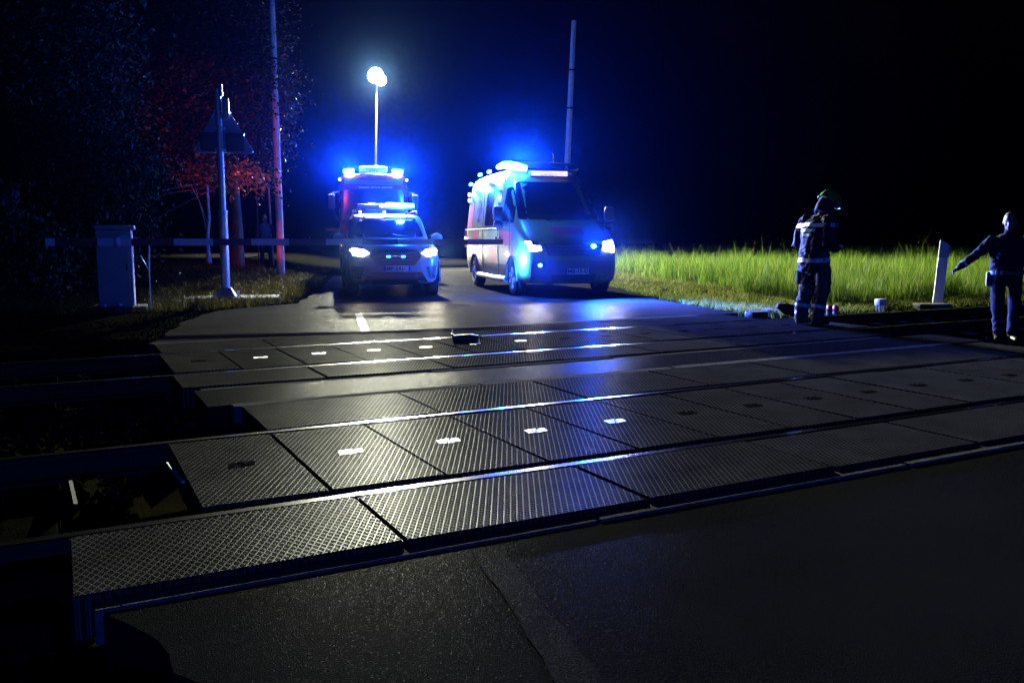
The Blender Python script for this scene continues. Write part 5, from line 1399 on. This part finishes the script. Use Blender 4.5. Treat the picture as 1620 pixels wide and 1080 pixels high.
# --- far figure on the road with reflective sleeves
fp = G(487, 391)
fd = empty('road_worker', fp, R(10), 'distant dark figure with reflective sleeves, left of the fire engine', 'person')
b = Body()
legs(b, .10, .92, [(-.12, -.03, .50), (.12, -.01, .50)], [(-.14, .02, .085), (.15, .03, .085)], [(-.25, -1, 0), (.3, -1, 0)], (1, 2), (.10, .08, .066))
b.torso([((0, .01, .82), .17, .13, 0), ((0, .01, .94), .18, .135, 0), ((0, .0, 1.26), .205, .14, 0), ((0, .01, 1.40), .20, .125, 0), ((0, .01, 1.49), .075, .072, 0)], 0)
b.cap([(0, .01, 1.46), (0, -.005, 1.56)], [.06, .056], 3)
arms = []
for sg in (-1, 1):
    sh = Vector((sg * .21, .01, 1.385)); el = Vector((sg * .33, .02, 1.13)); wr = Vector((sg * .33, -.10, .9))
    b.cap([sh, el, wr], [.082, .066, .045], 0); b.hand(wr, (0, -.3, -.9), (-sg, 0, 0), .4, 3, 1.0, side=sg); arms.append((sh, el))
rot, T = b.head((0, -.015, 1.655), R(5), R(4), 3)
fb_ = b.finish(fd, ['jacket_navy', 'trousers_dark', 'boot', 'skin'], .016, .005, (0, 1), 5)
for sh, el in arms: band(fb_, sh.lerp(el, .55), el - sh, .16, .16, 'sleeve_tape', M['reflective'], fd, .008, n=18)
m = MB(); hm = bmesh.new(); bmesh.ops.create_uvsphere(hm, u_segments=18, v_segments=12, radius=1); bmesh.ops.delete(hm, geom=[v for v in hm.verts if v.co.z < 0], context='VERTS')
m.bm(hm, Matrix.Translation(T((0, .01, .03))) @ rot.to_4x4() @ Matrix.Diagonal((.10, .12, .115, 1))); m.build('cap', M['jacket_navy'], fd)

# ------------------------------------------------------------------ lamps
BL = (0.012, 0.09, 1.0)
def unrot(v, a): return Matrix.Rotation(-a, 3, 'Z') @ Vector(v)
LMY = 45.0
lt = at(596, 122, LMY); lb_ = at(594, 300, LMY)
mast = empty('light_mast', (lb_.x, LMY, float(hz(lb_.x, LMY))), 0, 'tall slim light mast with a glaring white lamp head, rising behind the fire engine', 'light mast')
HM = lt.z - mast.location.z; dx_ = lt.x - lb_.x
m = MB(); m.tube([(0, 0, -.3), (0, 0, 1.2), (dx_ * .2, 0, HM * .5), (dx_, 0, HM - .3)], [.075, .07, .06, .045], 14); m.build('shaft', M['mast'], mast)
m = MB(); m.tube([(dx_ - .25, 0, HM - .22), (dx_ + .3, 0, HM - .3)], .05, 8); m.build('cross_arm', M['mast'], mast)
for i, (x, z, r_) in enumerate(((-.05, .06, .40), (.22, -.16, .27))):
    fl = MB(); fl.lathe([(.30, .01), (.28, r_ * .6), (.10, r_ * .98), (-.02, r_ * 1.04), (-.02, r_ * .96)], (dx_ + x, 0, HM + z), 'Y', 24); f_ = fl.build('floodlight', M['grey_plastic'], mast)
    g = MB(); g.ball((dx_ + x, -.03, HM + z), (r_ * .97, r_ * .5, r_ * .97), 24, 14); g.build('flood_lens', M['em_flood'], f_)  # glowing balls enlarged so their shape stands in for the lamp's glare
az = R(29)
lamp('SPOT', (dx_ + .05, -.62, HM - .1), 260000, (.97, 1.0, .74), mast, .25, (math.sin(az), -math.cos(az), -.30), 62, .6, name='flood_lamp')
lamp('SPOT', (dx_ + .05, -.62, HM - .5), 26000, (.97, 1.0, .80), mast, .25, (-.12, .05, -1), 100, .5, name='flood_lamp')
up = math.tan(R(17.5))
for x, z, e in ((.40, .98, 260000), (-.66, .62, 90000)):
    lamp('SPOT', (x, -.10, z), e, BL, van, .05, (-.26, -1, math.tan(R(10.5))), 23, .1, name='flasher_halo_helper')  # added spots that only raise a blue halo round the flashers
for s in (-1, 1):
    lamp('SPOT', (s * .70, -.06, .88), 26000, (1, .98, .88), suv, .05, (-.07, -1, math.tan(R(9.5))), 21, .1, name='headlight_glare_helper')  # added upward spots, car and van, only for headlight glare in the haze
    lamp('SPOT', (s * .79, .0, .99), 9000, (.8, .88, 1), van, .05, (-.28, -1, math.tan(R(9.5))), 21, .1, name='headlight_glare_helper')
for s in (-1, 1): lamp('SPOT', (s * .80, .0, 3.19), 1100000, BL, eng, .09, (0, -1, up), 46, .1, name='beacon_halo_helper')  # added upward spots, also on car and van, for the beacons' halo
lamp('SPOT', (.32, 2.02, 1.88), 650000, BL, suv, .10, (-.02, -1, up), 46, .1, name='beacon_halo_helper')
lamp('SPOT', (-.62, 1.78, 2.66), 1100000, BL, van, .10, (-.2, -1, up), 46, .1, name='beacon_halo_helper')
for s in (-1, 1):
    lamp('SPOT', (s * .70, -.03, .87), 700 + 1500 * (s > 0), (1, .92, .68), suv, .05, (0.0, -1, -.06), 80, .9, name='headlight_lamp')
    lamp('SPOT', (s * .79, .03, .98), 2500, (1, .97, .92), van, .05, (0.0, -1, -.08), 80, .9, name='headlight_lamp')
    lamp('SPOT', (s * .80, -.12, .72), 110, (1, .72, .45), eng, .06, (0.0, -1, -.06), 80, .8, name='headlight_lamp')
    lamp('POINT', (s * .80, .03, 3.19), 1000, BL, eng, .09, name='beacon_lamp')
lamp('POINT', (.32, 2.05, 1.88), 550, BL, suv, .10, name='beacon_lamp')
lamp('POINT', (-.93, 1.95, 2.62), 900, BL, van, .10, name='beacon_lamp')
lamp('POINT', (-1.02, 5.6, 2.44), 300, BL, van, .06, name='beacon_lamp')
for x, z, y, e in ((-.66, .62, -.03, 900), (.40, .98, -.07, 32000), (.86, .66, .06, 900)):
    lamp('SPOT', (x, y, z), e, BL, van, .04, (.2, -1, -.42), 92, .8, name='flasher_lamp')
lamp('POINT', (-1.12, .25, .72), 800, BL, van, .04, name='flasher_lamp')
# red flashing crossing lamps, facing the oncoming road
for x in (-.2, .27):
    lamp('SPOT', (x, .33, 3.06), 380, (1.0, .05, .02), sig, .07, (-.14, 1, .02), 46, .5, name='red_signal_lamp')
pw = Vector((-7.25, 25.0, 1.9)) - (sp + Vector((0, .3, 3.06)))
lamp('SPOT', (.27, .34, 3.04), 2600, (1.0, .06, .02), sig, .07, unrot(pw, SHIN), 19, .7, name='red_signal_lamp')  # added narrow spot at the right lamp, aimed to redden the pole
# assumed blue lamp behind the camera, without a vehicle, added to tint camera-facing surfaces
lamp('POINT', (2.5, -9.5, 2.6), 3000, BL, None, .12, name='beacon_lamp')

# ------------------------------------------------------------------ night air
m = MB(); m.box((0, 100, 7.6), (284, 284, 19.0)); hzm, nt = newmat('night_air'); k = NT(nt)
vol = k.n('VolumePrincipled'); vol.inputs['Color'].default_value = (.22, .48, 1, 1); vol.inputs['Density'].default_value = HAZE; vol.inputs['Anisotropy'].default_value = HAZE_G
wo_ = k.n('OutputMaterial'); nt.links.new(vol.outputs[0], wo_.inputs['Volume'])
haze = m.build('haze', hzm, smooth_=False); haze['kind'] = 'stuff'
